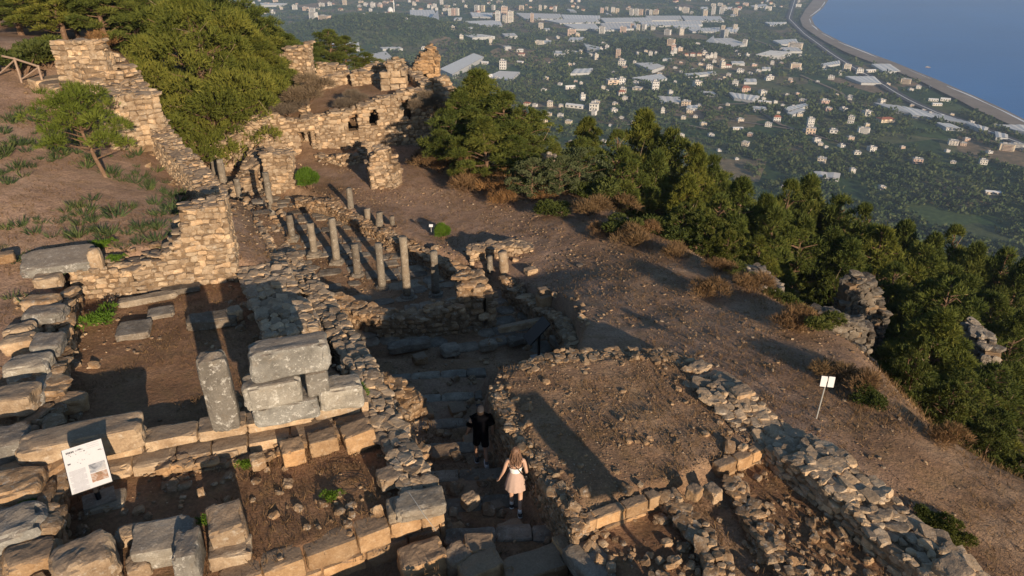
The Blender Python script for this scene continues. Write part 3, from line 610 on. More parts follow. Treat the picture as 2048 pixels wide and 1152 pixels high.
cliff('grey rocky wall at the cliff foot above the two panel sign', [(1640,745,19.5,0),(1680,715,19.6,0),(1712,705,19.8,0)], 1.5, .42, 53, .3, M_ROCK_SHADE)
cliff('small lit wall piece under the pines at right edge', [(1945,640,28,0),(1975,670,27,0),(1990,700,26,0)], .8, .36, 54)
cliff('small pale wall stub beside the dark bush on the slope', [(1318,480,29,0),(1330,488,28.6,0)], .6, .3, 55)
cliff('pale rock tooth among the pines above the scrub', [(1098,305,44,0),(1110,312,44,0)], 1.0, .34, 56)
# unseen low wall, added to cast shade over the near end of the street
rubble(SW, 'unseen low wall added below the bottom edge to shade the street', [(-1.2,7.0,.0,1.15),(.8,7.5,.0,1.2),(2.6,8.0,.0,1.25)], .5, .22, seed=57, rag=.12)
# ------------------------------------------------------------------ loose blocks
BL = []
def block(label, u, v, zb, dims, rz=0, tilt=(0, 0), mat_=None, pw=14, rough=.06, name='stone_block', cat='stone block', group=None, seed=None, n=10):
    seed = seed if seed is not None else len(BL)+200
    l, w_, h = dims; c = P(u, v, zb+h/2)
    W = stone_shape(n, pw, rough, seed, 1.6, .3)*np.array([l/2, w_/2, h/2])
    mb = MB(); mb.add(W, CG[n][1], tint=(seed*37 % 100)/100)
    o = mb.build(name, mat_ or M_WARM); o.location = c; o.rotation_euler = (R(tilt[0]), R(tilt[1]), AX+R(rz)); BL.append(o)
    return tag(o, label, cat, group)
g = M_GREY
block('upright grey marble pillar standing on the threshold wall', 438, 783, 1.55, (.58,.5,1.8), 2, (0,-1), g, pw=9, name='stone_pillar', cat='pillar', n=10)
block('large grey marble block on top of the stack', 580, 712, 2.66, (1.6,.62,.72), 0, (0,0), g, 11, .05, n=10)
block('broad grey marble slab in the middle course of the stack', 545, 778, 2.08, (1.15,.6,.58), 0, (0,0), g, 11, .05, n=10)
block('upright grey block right of the small gap in the stack', 634, 757, 2.02, (.48,.6,.62), 0, (0,0), g, 10, .06)
block('wide grey marble block at the foot of the stack', 572, 812, 1.55, (1.35,.62,.5), 0, (0,0), g, 12, .04, n=10)
block('grey block at the foot of the stack next to the street wall', 680, 785, 1.55, (.95,.62,.6), 3, (0,4), g, 10, .06)
block('small brown block behind the gap in the marble stack', 512, 775, 2.05, (.4,.5,.5), 0, (0,0), M_RUB)
block('long pale moulded block lying behind the white information board', 170, 880, 1.5, (2.2,.75,.55), 2, (0,0), M_WARM, 9, .08, n=10)
block('left of three squared blocks in a row on reddish soil', 586, 905, 1.0, (.46,.45,.45), 6, (4,0), M_OCHRE)
block('middle of three squared blocks in a row on reddish soil', 646, 884, 1.0, (.6,.45,.4), 4, (0,0), M_OCHRE)
block('right of three squared blocks in a row, ochre and largest', 716, 872, 1.0, (.66,.52,.5), 8, (0,-6), M_OCHRE)
block('split slanting block standing beside the ochre retaining wall', 456, 1058, 1.0, (.62,.7,.75), 8, (8,0), M_WARM)
block('lower half of the split block, broken at its base', 462, 1105, .95, (.7,.5,.35), 0, (0,5), M_WARM)
block('grooved dark block at the bottom left of the room', 330, 1085, 1.0, (1.0,.75,.5), 0, (5,4), g)
block('upright pale chunk beside the grooved dark block', 378, 1110, 1.0, (.4,.7,.65), -4, (0,0), g)
block('small pointed pale stone in the shadow of the board', 262, 1068, 1.0, (.5,.35,.25), 30, (10,12), M_WARM, 5, .15)
block('pale slab under the post of the white board', 214, 1003, 1.0, (.65,.5,.14), 0, (0,0), M_SLAB, 12, .03)
block('pale rounded boulder at the bottom edge of the photo', 172, 1130, 1.1, (.95,.8,.7), 20, (0,0), M_WARM, 5, .15)
block('reddish brown boulder resting against the block wall', 145, 806, 1.15, (.62,.45,.45), 15, (0,14), M_OCHRE, 5, .15)
block('flat striped block in the middle of the left room', 425, 640, 1.15, (1.3,.6,.3), -2, (0,0), M_SLAB)
block('low flat slab left of the striped block', 268, 660, 1.15, (.85,.85,.2), 0, (0,0), M_SLAB)
block('long flat slab along the back of the left room', 296, 597, 1.15, (1.6,.35,.2), 6, (0,0), M_SLAB)
block('smooth pinkish slab leaning near the golden pier', 362, 578, 1.15, (1.1,.55,.18), 8, (-6,0), M_SLAB)
block('low block between the flat slabs', 322, 625, 1.15, (.7,.6,.15), 4, (0,0), M_SLAB)
block('small pile stone right of the striped block', 470, 628, 1.15, (.4,.4,.4), 20, (0,0), M_WARM, 5, .14)
block('large tilted grey slab at the far left of the hill', 118, 522, 2.2, (1.9,1.0,.35), 2, (14,0), g, 10, .05, n=10)
block('round topped stone stump behind the left room wall', 192, 520, 2.0, (.38,.38,.75), 0, (0,0), M_WARM, 4, .08, name='stone_stump', cat='stone stump')
block('pale square stone in the back wall of the left room', 200, 560, 1.15, (1.3,.25,.75), 2, (0,0), M_WARM, 9, .06)
# block wall on the left edge
LB = [(98,562,1.95,.75,.6,.4,0,'pale rounded block at the top end of the left wall',M_WARM),(82,607,1.9,.9,.6,.35,-6,'brown flat block second from the top of the left wall',M_RUB),
 (92,628,1.85,1.0,.7,.35,-8,'curved grey slab lying across the left wall',g),(42,665,1.8,.7,.5,.4,4,'knobbly block outside the left wall, upper of two',M_WARM),(40,688,1.75,.75,.55,.4,0,'knobbly pale block outside the left wall, lower of two',M_WARM),
 (95,690,1.8,.7,.8,.35,2,'shaded grey block halfway along the left wall',g),(118,700,1.5,.25,1.6,.5,-4,'tall narrow slab edge lit along the left wall inner face',M_WARM),(60,735,1.75,.95,.7,.45,2,'grey block with sharp corner on the left wall',g),
 (32,800,1.75,1.0,.8,.5,-3,'striped broad block at the photo left edge',M_WARM),(85,785,1.5,.35,1.3,.45,-4,'long dark slab forming the inner face of the left wall',g),(18,888,1.65,.8,.8,.5,2,'pale worn block above the cracked boulder',g),
 (60,905,1.5,.4,.5,.4,0,'small rounded stone next to the threshold wall end',M_WARM),(30,985,1.55,1.1,.9,.6,0,'cracked brown boulder at the left edge',M_RUB),(98,1000,1.35,.3,.9,.4,6,'narrow upright slab bordering the left room floor',M_RUB),
 (30,1070,1.5,1.1,.9,.7,6,'white weathered boulder at the left edge',g),(82,1080,1.2,.4,.6,.4,0,'shaded round stone behind the white weathered boulder',g),(62,1125,1.35,.8,.7,.5,12,'orange brown rock near the bottom left corner',M_OCHRE),
 (118,1115,1.1,.45,.6,.4,-12,'brown rock left of the pale rounded boulder',M_RUB),(215,1140,1.0,.4,.5,.3,20,'small brown rock right of the pale rounded boulder',M_RUB),(280,1135,1.0,.4,.4,.4,5,'pinkish stone below the grooved dark block',M_WARM)]
for u, v, z, l, w_, h, rz, lb, mt in LB: block(lb, u, v, z-h+.28, (l*.98,w_*.98,h*1.05), rz+random.uniform(-7,7), (random.uniform(-4,4), random.uniform(-4,4)), mt, 6, .12)
# worn paving of the hall floor
mbp = MB(); rp = np.random.default_rng(8); Cp = []; Hp = []
ca, sa = math.cos(AX), math.sin(AX); i_ = -14.0
while i_ < 16:
    j_ = -14.0; hh_ = .5+.35*rp.random()
    while j_ < 16:
        ww_ = .5+.6*rp.random(); x_ = -6+i_*-sa+j_*ca; y_ = 26+i_*ca+j_*sa; j_ += ww_
        if rp.random() < .8 and pin(np.array([x_]), np.array([y_]), HALLP)[0] and 20.6 < y_ < 40: Cp.append((x_, y_, Hs(x_, y_)+.0)); Hp.append((ww_*.5-.02, hh_*.5-.02, .045))
    i_ += hh_
stones(mbp, Cp, Hp, rots(len(Cp), AX, .012, 5), tpl=2, seed=6); tag(mbp.build('hall_paving', M_SLAB), kind='structure')
# stairs of the street
stt = thing('stone_stairs', 'broad worn stone stairs descending between the street walls', 'stairs', (0,0,0))
for k_, (v0, v1, z) in enumerate(STEPS[:-1]):
    u0_, u1_ = LE(v1)+4, RE(v1)-4
    ashlar('stair_tread', None, [(u0_,v1+10,z,z-.3,z+.03),(u1_,v1-6,z,z-.3,z+.03)], .42, .8, 1, M_SLAB, seed=90+k_, parent=stt, jit=.03)
# street and hall blocks
for u, v, z, l, w_, h, rz, tl, lb, mt in [
 (845,1125,.2,.85,.6,.6,6,(0,0),'squared brown block at the bottom centre beside the pit',M_OCHRE),(912,1120,.2,.5,.45,.5,20,(5,0),'first rough stone right of the squared brown block',M_WARM),
 (958,1098,.2,.6,.5,.45,-10,(0,6),'second rough stone right of the squared brown block',M_OCHRE),(960,1140,.2,.8,.5,.45,8,(0,0),'flat brown stone at the bottom edge of the street',M_OCHRE),
 (1072,1136,.25,1.2,.6,.4,2,(0,0),'long flat block at the bottom of the street',M_OCHRE),(1188,1130,.55,.75,1.1,.35,10,(0,0),'wide flat stone between street and sunken room',M_SLAB),
 (1128,1098,.4,.3,.5,.35,10,(0,0),'small lit block on the street kerb',M_OCHRE),(1008,1072,.05,.5,.25,.18,0,(0,0),'thin lit stone on the top stair edge',M_WARM),
 (940,1002,0,.35,.3,.3,20,(0,0),'pale lump of stone on the stair left of the woman',M_WARM),(985,1012,0,.45,.25,.1,0,(0,0),'flat stone flake on the stair edge by the woman',M_WARM),
 (1020,1056,0.1,.5,.3,.16,5,(0,0),'lit stone fragment below the woman on the stairs',M_OCHRE),
 (848,828,-1.08,.5,.4,.18,0,(0,0),'flat cracked slab in the lit patch, left one',M_OCHRE),(915,818,-1.08,.45,.5,.18,0,(0,0),'flat cracked slab in the lit patch, right one',M_OCHRE),
 (890,905,-.62,.7,.5,.2,-6,(0,0),'broad lit slab left of the man',M_OCHRE),(940,890,-.68,.3,.7,.2,-8,(0,0),'narrow lit slab just left of the man',M_OCHRE),
 (818,690,-1.8,1.45,.5,.3,0,(0,0),'long shaded slab with a lit patch on the hall floor',M_SLAB),(900,700,-1.8,.6,.6,.3,4,(0,0),'shaded cube block right of the long slab',M_SLAB),
 (780,655,-1.9,.9,.7,.12,-5,(0,0),'smooth grey floor slab at the hall left side',M_SLAB),(725,665,-1.9,.9,.9,.12,0,(0,0),'grey paving slab against the long narrow wall',M_SLAB),
 (975,690,-1.8,.6,.4,.3,0,(0,0),'shaded block behind the black post board',M_SLAB),(1035,680,-1.8,.7,.4,.25,5,(0,0),'flat shaded slab nearest the black post board',M_SLAB),
 (1130,690,-1.5,.6,1.2,.3,8,(0,0),'oblong dark slab right of the black post board',M_SLAB),(1045,650,-1.5,1.8,.2,.25,4,(0,0),'long pale kerb stone behind the black post board',M_WARM),
 (1115,652,-1.4,.9,.7,.3,0,(0,0),'orange lit block at the hall corner',M_OCHRE),(1088,605,-1.3,.5,.45,.65,6,(0,0),'lit upright block with a stone on top',M_OCHRE),
 (1086,582,-.65,.35,.3,.22,0,(0,0),'pale stone balanced on the lit upright block',M_WARM),(1200,668,-.9,.3,.3,.55,10,(0,12),'leaning pale stone left of the white stones',M_WARM),
 (1248,674,-.6,.42,.35,.4,5,(0,0),'white stone at the terrace far edge',M_WARM),(1216,690,-.7,.35,.35,.3,0,(0,0),'small pale block beside the white stone',M_WARM),
 (1178,690,-1.0,.4,.5,.4,0,(0,0),'dark block left of the small pale block',M_SLAB),(1062,543,-1.2,.5,.4,.3,10,(0,0),'pale boulder on open ground near the lit columns',M_WARM),
 (1160,533,-.8,.3,.25,.2,10,(0,0),'small dark stone on the open ground',M_ROCK),(1398,742,1.0,.55,.4,.4,20,(0,0),'bright squared stone on the terrace rim corner',M_WARM),
 (1482,790,1.2,.5,.45,.35,0,(0,0),'pale stone topping the wide right wall',M_WARM),(1440,775,1.1,.4,.35,.35,30,(0,0),'pale lump at the start of the wide right wall',M_WARM),
 (730,668,-1.9,.4,.3,.1,0,(0,0),'thin grey flag near the long narrow wall',M_SLAB),(840,718,-1.65,.45,.4,.3,10,(0,0),'orange lit stone in the dark hall entrance',M_OCHRE),
 (1388,985,1.2,.28,.28,.26,30,(0,0),'orange stone on top of the wall between sunken rooms',M_OCHRE),(1425,985,1.1,.25,.35,.25,10,(0,0),'pale stone beside the narrow dark gap',M_WARM),
 (780,955,1.1,.5,.45,.3,10,(0,0),'rounded stone on the street wall near its lower end',M_WARM),(840,1008,1.1,.95,.6,.3,-4,(0,0),'big flat pale slab capping the lower street wall',M_SLAB),
 (790,1020,1.0,.3,.5,.25,-4,(0,0),'narrow pale slab beside the capping slab',M_SLAB),(460,905,1.05,.35,.2,.18,-5,(0,0),'small bright stone below the upright pillar',M_WARM),
 (516,923,1.0,.3,.3,.3,10,(0,0),'pinkish stone left of the three squared blocks',M_RUB),(10,515,2.4,.5,.4,.3,10,(0,0),'orange rock cut by the left edge on the hill',M_OCHRE),
 (1905,1145,1.3,.5,.5,.3,10,(0,0),'broad white stone near the bottom end of the right wall',M_WARM)]:
    block(lb, u, v, z, (l,w_,h), rz, tl, mt, 8 if h > .25 else 12, .09)
# ------------------------------------------------------------------ columns
CAPS = []
def column(u, vb, vt, zb, r0, label, lean=0, mat_=M_COL, base=True, name='stone_column'):
    p = P(u, vb, zb); yb = p[1]; d = ray(u, vt); t = yb/d[1]; zt = CAMZ+d[2]*t; h = max(.3, zt-zb)
    o = thing(name, label, 'column', p)
    n_ = 20; k = 9; zz = np.linspace(.12 if base else 0, h, k); pts = np.stack([zz*math.sin(R(lean)), zz*0, zz], -1)
    rr = r0*.8*(1.04-.12*zz/h)+.008*np.sin(zz*9+u); V, Q, T = tube(pts, rr, n_)
    V = V+.012*np.stack([vnoise(V+u, 5, 1), vnoise(V+u, 5, 2), vnoise(V+u, 5, 3)], -1); V[-n_-2:-2, 2] += .06*vnoise(V[-n_-2:-2]+u, 4, 5)
    mb = MB(); mb.add(V, Q, T, tint=(u*13 % 100)/160+.2); s = mb.build('shaft', mat_, o, smooth=True)
    if base:
        mb = MB(); W = stone_shape(3, 9, .06, u, 1.5)*np.array([r0*1.5, r0*1.5, .09]); W[:, 2] += .0; mb.add(W, CG[3][1], tint=.5)
        V, Q, T = tube(np.array([[0,0,.07],[0,0,.1],[0,0,.14],[0,0,.18]]), [r0*1.35, r0*1.45, r0*1.38, r0*1.1], 18); mb.add(V, Q, T, tint=.4)
        mb.build('base', M_COL, o)
    return o
for a in [(548,453,345,-1.55,.19,'tallest slender column, standing left of the golden pier'),(585,478,431,-1.6,.19,'second column of the row, half as high as the tallest'),
 (629,509,447,-1.7,.2,'fully sunlit column third in the row from the far end'),(674,525,437,-1.75,.2,'fourth column of the row, tall with a shaded foot'),
 (716,553,489,-1.85,.2,'short column with a pale squared top, mostly shaded'),(765,579,487,-1.88,.19,'column with ochre top third between the short and the tallest shaded one'),
 (815,597,474,-1.9,.2,'tallest column of the shaded row, lit upper third'),(872,592,502,-1.9,.2,'last column of the shaded row next to the dark rubble pier')]:
    column(*a)
column(703,427,376,-1.6,.2,'bright sunlit column on the low wall right of the hall')
column(737,448,417,-1.5,.2,'first short stump right of the bright sunlit column', base=False)
column(758,462,424,-1.5,.22,'leaning stump, second right of the bright sunlit column', 6, base=False)
column(785,450,432,-1.2,.14,'small pale stump behind the leaning stump', base=False)
column(1009,553,503,-1.5,.24,'sunlit ochre column piece at the hall right corner', -4, M_WARM, False)
column(980,545,512,-1.5,.16,'short grey column piece beside the sunlit ochre one', 0, M_COL, False)
column(432,352,303,-1.4,.2,'shaded column nearest the trunk of the big pine', 0, M_COL, False)
column(450,378,318,-1.4,.24,'thick column beside the golden broken wall', 0, M_COL, False)
column(480,398,358,-1.5,.2,'short column in front of the stepped stone base', 0, M_COL, False)
# ------------------------------------------------------------------ vegetation
def blades(mb, Pn, D, ln, wd, rg, tint, m=0, taper=.35):
    n_ = len(Pn); D = D/np.linalg.norm(D, axis=1)[:, None]; s = np.cross(D, rg.normal(0, 1, (n_, 3))); s /= np.linalg.norm(s, axis=1)[:, None]+1e-9
    ln = np.broadcast_to(ln, (n_,))[:, None]; wd = np.broadcast_to(wd, (n_,))[:, None]
    V = np.stack([Pn-s*wd/2, Pn+s*wd/2, Pn+D*ln+s*wd*taper/2, Pn+D*ln-s*wd*taper/2], 1).reshape(-1, 3)
    mb.add(V, np.arange(n_*4).reshape(-1, 4), m=m, tint=np.repeat(tint, 4))
def pine(seed, Rr, Hh, ntuft, nlobe=22, low=.22, mat_=None, bl=.26, bw=.05, per=4, lean=0, dead=4, tall=.62, cone=False):
    rg = np.random.default_rng(seed); o = thing('pine_tree', 'x', 'tree')
    # trunk and limbs
    mb = MB(); zz = np.linspace(0, Hh*.93, 9); wob = np.cumsum(rg.normal(0, .06, (9, 2)), 0)*Hh/7; wob -= wob[0]
    tr = np.stack([wob[:, 0]+lean*zz/Hh, wob[:, 1], zz], -1); V, Q, T = tube(tr, np.linspace(.19, .03, 9)*Hh/7, 8); mb.add(V, Q, T, tint=.5)
    lobes = []
    for i in range(nlobe):
        f = low+(1-low)*((i+.5)/nlobe)**.85; z = f*Hh; pc = (1-f)/(1-low); prof = ((math.sin(math.pi*min(1, pc*tall+.10))**.9) if not cone else min(1, pc*1.5)**.85*(.75+.25*math.sin(math.pi*pc)))*(.8+.35*rg.random())
        a = i*2.4+rg.random()*.8; rad = Rr*prof*(.3+.68*rg.random()) if f < .93 else 0
        c = np.array([np.interp(z, zz, tr[:, 0])+rad*math.cos(a), np.interp(z, zz, tr[:, 1])+rad*math.sin(a), min(z, Hh*.97)]); sz = Rr*LS*(.15+.15*rg.random())*(.7+.45*prof)
        lobes.append((c, sz, f)); b0 = np.array([np.interp(z-.25*rad, zz, tr[:, 0]), np.interp(z-.25*rad, zz, tr[:, 1]), z-.3*rad-.1])
        md = (b0+c)/2+rg.normal(0, .05, 3)*Rr; V, Q, T = tube([b0, md, c], [.055*Hh/7, .035*Hh/7, .012], 5, False); mb.add(V, Q, tint=.4)
    for i in range(dead):
        c, sz, f = lobes[int(rg.integers(0, len(lobes)))]; e = c+rg.normal(0, 1, 3)*sz*.9+np.array([0, -sz*.4, sz*.3]); V, Q, T = tube([c*.5+tr[4]*.5, c, e], [.02, .02, .006], 4, False); mb.add(V, Q, tint=.95, m=1)
    mb.build('trunk', [M_BARK, M_TWIG], o)
    mb = MB(); wgt = np.array([l[1]**2 for l in lobes]); wgt /= wgt.sum(); ks = rg.choice(len(lobes), ntuft, p=wgt)
    C = np.array([l[0] for l in lobes])[ks]; S = np.array([l[1] for l in lobes])[ks]
    d = rg.normal(0, 1, (ntuft, 3)); d /= np.linalg.norm(d, axis=1)[:, None]; d[:, 2] = np.abs(d[:, 2])*.9-.28*rg.random(ntuft)
    rr = S*(.55+.5*rg.random(ntuft)**.5); pos = C+d*rr[:, None]*np.array([1, 1, .6]); lt = rg.random(len(lobes))
    nz = fbm(pos, 1.1, 2, seed); keep = nz > -.3; pos = pos[keep]; d = d[keep]; ks = ks[keep]; nt_ = len(pos)
    base = .18+.45*lt[ks]+.3*rg.random(nt_)
    for j in range(per):
        D = d+rg.normal(0, .55, (nt_, 3))+np.array([0, 0, .35]); blades(mb, pos, D, bl*(.6+.7*rg.random(nt_)), bw*(.7+.6*rg.random(nt_)), rg, np.clip(base+rg.normal(0, .08, nt_), 0, 1))
    mb.build('crown', mat_ or M_PINE, o)
    for ch in (o.children if hasattr(o, 'children') else []): pass
    return o
LS = 1.0
def park(o): o.location = (0, -500, -50)
protos = [pine(100+i, 2.5, 7.0, 6200, 42+3*i, low=.16+.05*(i % 3), tall=.6+.05*(i % 3), cone=(i % 2 == 0)) for i in range(6)]
big = pine(140, 4.9, 8.8, 26000, 110, low=.12, bl=.26, bw=.05, dead=34, tall=.66, per=4)
young = pine(141, 1.8, 3.6, 3800, 40, low=.34, mat_=M_PINE2, bl=.2, bw=.03, dead=0, lean=-.9, tall=.6)
olive = pine(142, 2.3, 4.2, 4200, 30, low=.2, mat_=M_OLIVE, bl=.13, bw=.07, dead=3, tall=.75)
olive2 = pine(143, 2.2, 4.0, 3800, 26, low=.12, mat_=M_BUSH, bl=.14, bw=.08, dead=1, tall=.8)
bpy.context.view_layer.update(); reg(None)
def bush(name, seed, r0, n_, mat_, bl, bw, up=.4, flat_=.7, stems=True):
    rg = np.random.default_rng(seed); o = thing(name, 'x', 'bush'); mb = MB()
    nl = 7; cs_ = rg.normal(0, .42, (nl, 3))*r0; cs_[:, 2] = np.abs(cs_[:, 2])*flat_+r0*.35; k = rg.integers(0, nl, n_); d = rg.normal(0, 1, (n_, 3)); d /= np.linalg.norm(d, axis=1)[:, None]; d[:, 2] = np.abs(d[:, 2])
    pos = cs_[k]+d*(r0*(.3+.3*rg.random(n_)))[:, None]*np.array([1, 1, flat_]); lt = rg.random(nl)
    for j in range(3):
        blades(mb, pos, d+rg.normal(0, .6, (n_, 3))+[0, 0, up], bl*(.6+.7*rg.random(n_)), bw, rg, np.clip(.15+.5*lt[k]+.3*rg.random(n_), 0, 1))
    mb.build('foliage', mat_, o); mb = MB()
    for c in cs_: V, Q, T = tube([[0,0,-.1], c*.5, c], [.03*r0+.01, .02*r0+.006, .005], 4, False); mb.add(V, Q, tint=.3)
    mb.build('stems', M_BARK, o); return o
b_green = [bush('shrub', 200+i, 1.0, 1500, M_BUSH, .14, .06) for i in range(3)]
b_dry = [bush('dry_shrub', 210+i, 1.0, 900, M_DRY, .3, .025, .8) for i in range(2)]
b_grey = bush('grey_shrub', 220, 1.0, 2600, M_GBUSH, .3, .02, .3)
b_bright = bush('bright_shrub', 221, 1.0, 4000, M_BRIGHT, .18, .025, .9)
b_weed = bush('leafy_weed', 222, 1.0, 350, M_BRIGHT, .3, .08, .6)
def squill(seed):
    rg = np.random.default_rng(seed); n_ = int(rg.integers(12, 44)); mb = MB(); a = rg.random(n_)*6.28; el = rg.random(n_)*.9+.35
    D = np.stack([np.cos(a)*np.cos(el), np.sin(a)*np.cos(el), np.sin(el)], -1); r_ = rg.random(n_)*.22
    blades(mb, np.stack([np.cos(a)*r_, np.sin(a)*r_, 0*a], -1), D, .2+.16*rg.random(n_), .04, rg, rg.random(n_), taper=.25)
    return mb.build('squill_plant', M_SQ)
sq = [squill(i) for i in range(7)]
bpy.context.view_layer.update(); reg(None)
USED = set(); AUTO = []       # (object, description, category, position, landmark set)
def put(src, loc, rz=0, sc_=(1, 1, 1), label=None, cat=None, group=None, desc=None, rx=0, ry=0, lm='near'):
    if src not in USED: USED.add(src); o = src; o.location = loc; o.rotation_euler = (rx, ry, rz); o.scale = sc_
    else: o = dup(src, loc, rz, sc_, rx, ry)
    for k in ('label', 'group'):
        if k in o: del o[k]
    if cat: o['category'] = cat
    if group: o['group'] = group
    if label: o['label'] = label
    if desc: AUTO.append((o, desc, np.array(loc, float), lm))
    return o
TREEPOS = []
def tree(u, vt, d, wpx, kind='p', label=None, desc=None, grp=None):
    p = Pd(u, vt, d); zc = d*CP-(p[2]-CAMZ)*SP; wm = wpx*zc/FPX; g_ = Hs(p[0], p[1]); h = p[2]-g_
    if h < 2.2: h = max(2.2, wm*.9)
    if h > 15: h = 15
    src, r0, h0 = {'p': (protos[len(TREEPOS) % 6], 2.5, 7.0), 'b': (big, 4.9, 8.8), 'y': (young, 1.8, 3.6), 'o': (olive, 2.3, 4.2), 'g': (olive2, 2.2, 4.0)}[kind]
    s = wm/(2*r0)*1.12; TREEPOS.append((p[0], p[1], wm/2))
    o = put(src, (p[0], p[1], g_-.1), random.random()*6.28 if kind not in 'y' else 0, (s, s, h/h0), label, 'tree', grp, desc)
    if kind in 'og': o.name = 'olive_tree' if kind == 'o' else 'broadleaf_tree'
    return o
tree(376,-6,40,268,'b','broad dark pine filling the gap between long wall and ruins')
yp = P(216,366,2.6); put(young, (yp[0], yp[1], Hs(yp[0], yp[1])-.1), 0, (.88,.88,.97), 'young bright green pine leaning left on the bare hill', 'tree')
TREEPOS.append((yp[0], yp[1], 1.5))
for u, v, d, w_ in [(20,-90,54,170),(110,-110,60,190),(195,-95,55,190),(285,-100,56,170),(335,-80,50,150),(250,-110,66,190),(60,-110,70,190),(150,-120,74,200),(-40,-60,50,170),(70,-40,48,130),(240,-20,50,130),(90,-70,42,150),(170,-80,41,150),(250,-60,42,150),(10,-40,44,150),(130,-30,46,130),(210,-40,47,130)]:
    tree(u, v, d, w_, desc='tall pine at top left')
for u, v, d, w_ in [(470,10,50,170),(525,38,52,150),(565,66,54,110),(598,84,57,80),(440,-30,48,160),(505,70,46,130),(540,95,47,90)]:
    tree(u, v, d, w_, desc='pine behind the big pine')
tree(45,42,50,110,'g','dull green rounded tree at the left edge above the railing')
for u, v, d, w_ in [(652,58,64,80),(690,105,66,80),(735,128,66,70),(780,132,62,60),(620,80,66,70)]:
    tree(u, v, d, w_, desc='pine rising behind the ruins')
for u, v, d, w_ in [(955,140,40,150),(925,185,39,130),(1005,180,39,140),(1050,215,38,130),(975,230,36,130),(905,230,38,100),(1030,270,36,110)]:
    tree(u, v, d, w_, desc='pine in the clump beside the ruins')
for u, v, d, w_ in [(1065,315,33,95),(1160,330,35,110),(1120,355,33,80)]: tree(u, v, d, w_, 'o', desc='pale olive tree')
for u, v, d, w_ in [(1185,235,50,110),(1240,262,46,100),(1290,222,48,140),(1345,262,46,120),(1395,290,44,110),(1425,310,46,90),(1320,300,40,120),(1270,320,39,100),(1375,350,38,110),
 (1165,275,44,90),(1490,352,36,130),(1450,390,33,110),(1530,385,37,120),(1580,362,44,110),(1625,355,46,130),(1560,420,34,120),(1610,430,35,130),(1680,390,44,120),(1660,455,35,130),(1735,410,42,120),
 (1705,480,34,130),(1770,455,38,130),(1820,440,46,120),(1845,490,38,130),(1880,470,44,110),(1920,455,48,110),(1960,490,44,120),(2010,500,44,120),(2050,520,42,120),(1900,530,38,130),(1950,555,36,130),
 (1800,530,33,120),(1850,570,31,130),(2000,590,34,130),(2045,620,32,130),(1910,560,30,150),(1950,650,28,130),(1850,650,27,140),(1890,620,25,170),(1990,730,24,150),
 (2040,760,25,150),(1930,740,23,140),(1860,745,23,140),(1520,470,30,100),(1480,440,31,90),(1400,430,31,80)]:
    tree(u, v, d, w_, desc='pine on the wooded slope')
for u, v, d, w_ in [(1370,450,28,80),(1420,480,27,80),(1450,520,26.5,70),(1800,800,18.5,110),(1870,830,18.5,120),
 (1940,850,19,120),(2010,870,19,120),(1830,740,20.5,100),(1910,790,20,120),(1990,820,20,120),(2045,930,17.5,120),(1960,920,17,100),(1880,880,16.5,100),(1800,840,16.5,60)]:
    tree(u, v, d, w_, 'g', desc='dark leafy tree')
# fill-in wood further down the slope
rg = np.random.default_rng(5); cnt = 0
for _ in range(4000):
    if cnt >= 95: break
    x = rg.uniform(-35, 110); y = rg.uniform(15, 120); s_ = float(sdist(np.array([x]), np.array([y]))[0])
    if s_ < 14 or s_ > 75 or any((x-a)**2+(y-b)**2 < 10+r_*1.2 for a, b, r_ in TREEPOS): continue
    z_ = Hs(x, y); u, v, zc = proj((x, y, z_+6))
    if not (-80 < u < 2130 and v < 1000): continue
    lim = np.interp(u, [0,300,800,1100,1200,1300,1450,1600,1750,1900,2100], [50,80,165,300,250,235,320,372,420,470,520])
    if v < lim+8 or (1450 < u < 1810 and y < 36): continue
    h = rg.uniform(5, 8); s = rg.uniform(.8, 1.25); TREEPOS.append((x, y, 2.2*s)); cnt += 1
    put(protos[cnt % 6], (x, y, z_-.1), rg.random()*6.28, (s, s, h/7), None, 'tree', None, 'pine deep in the wood')
print('fill trees', cnt)
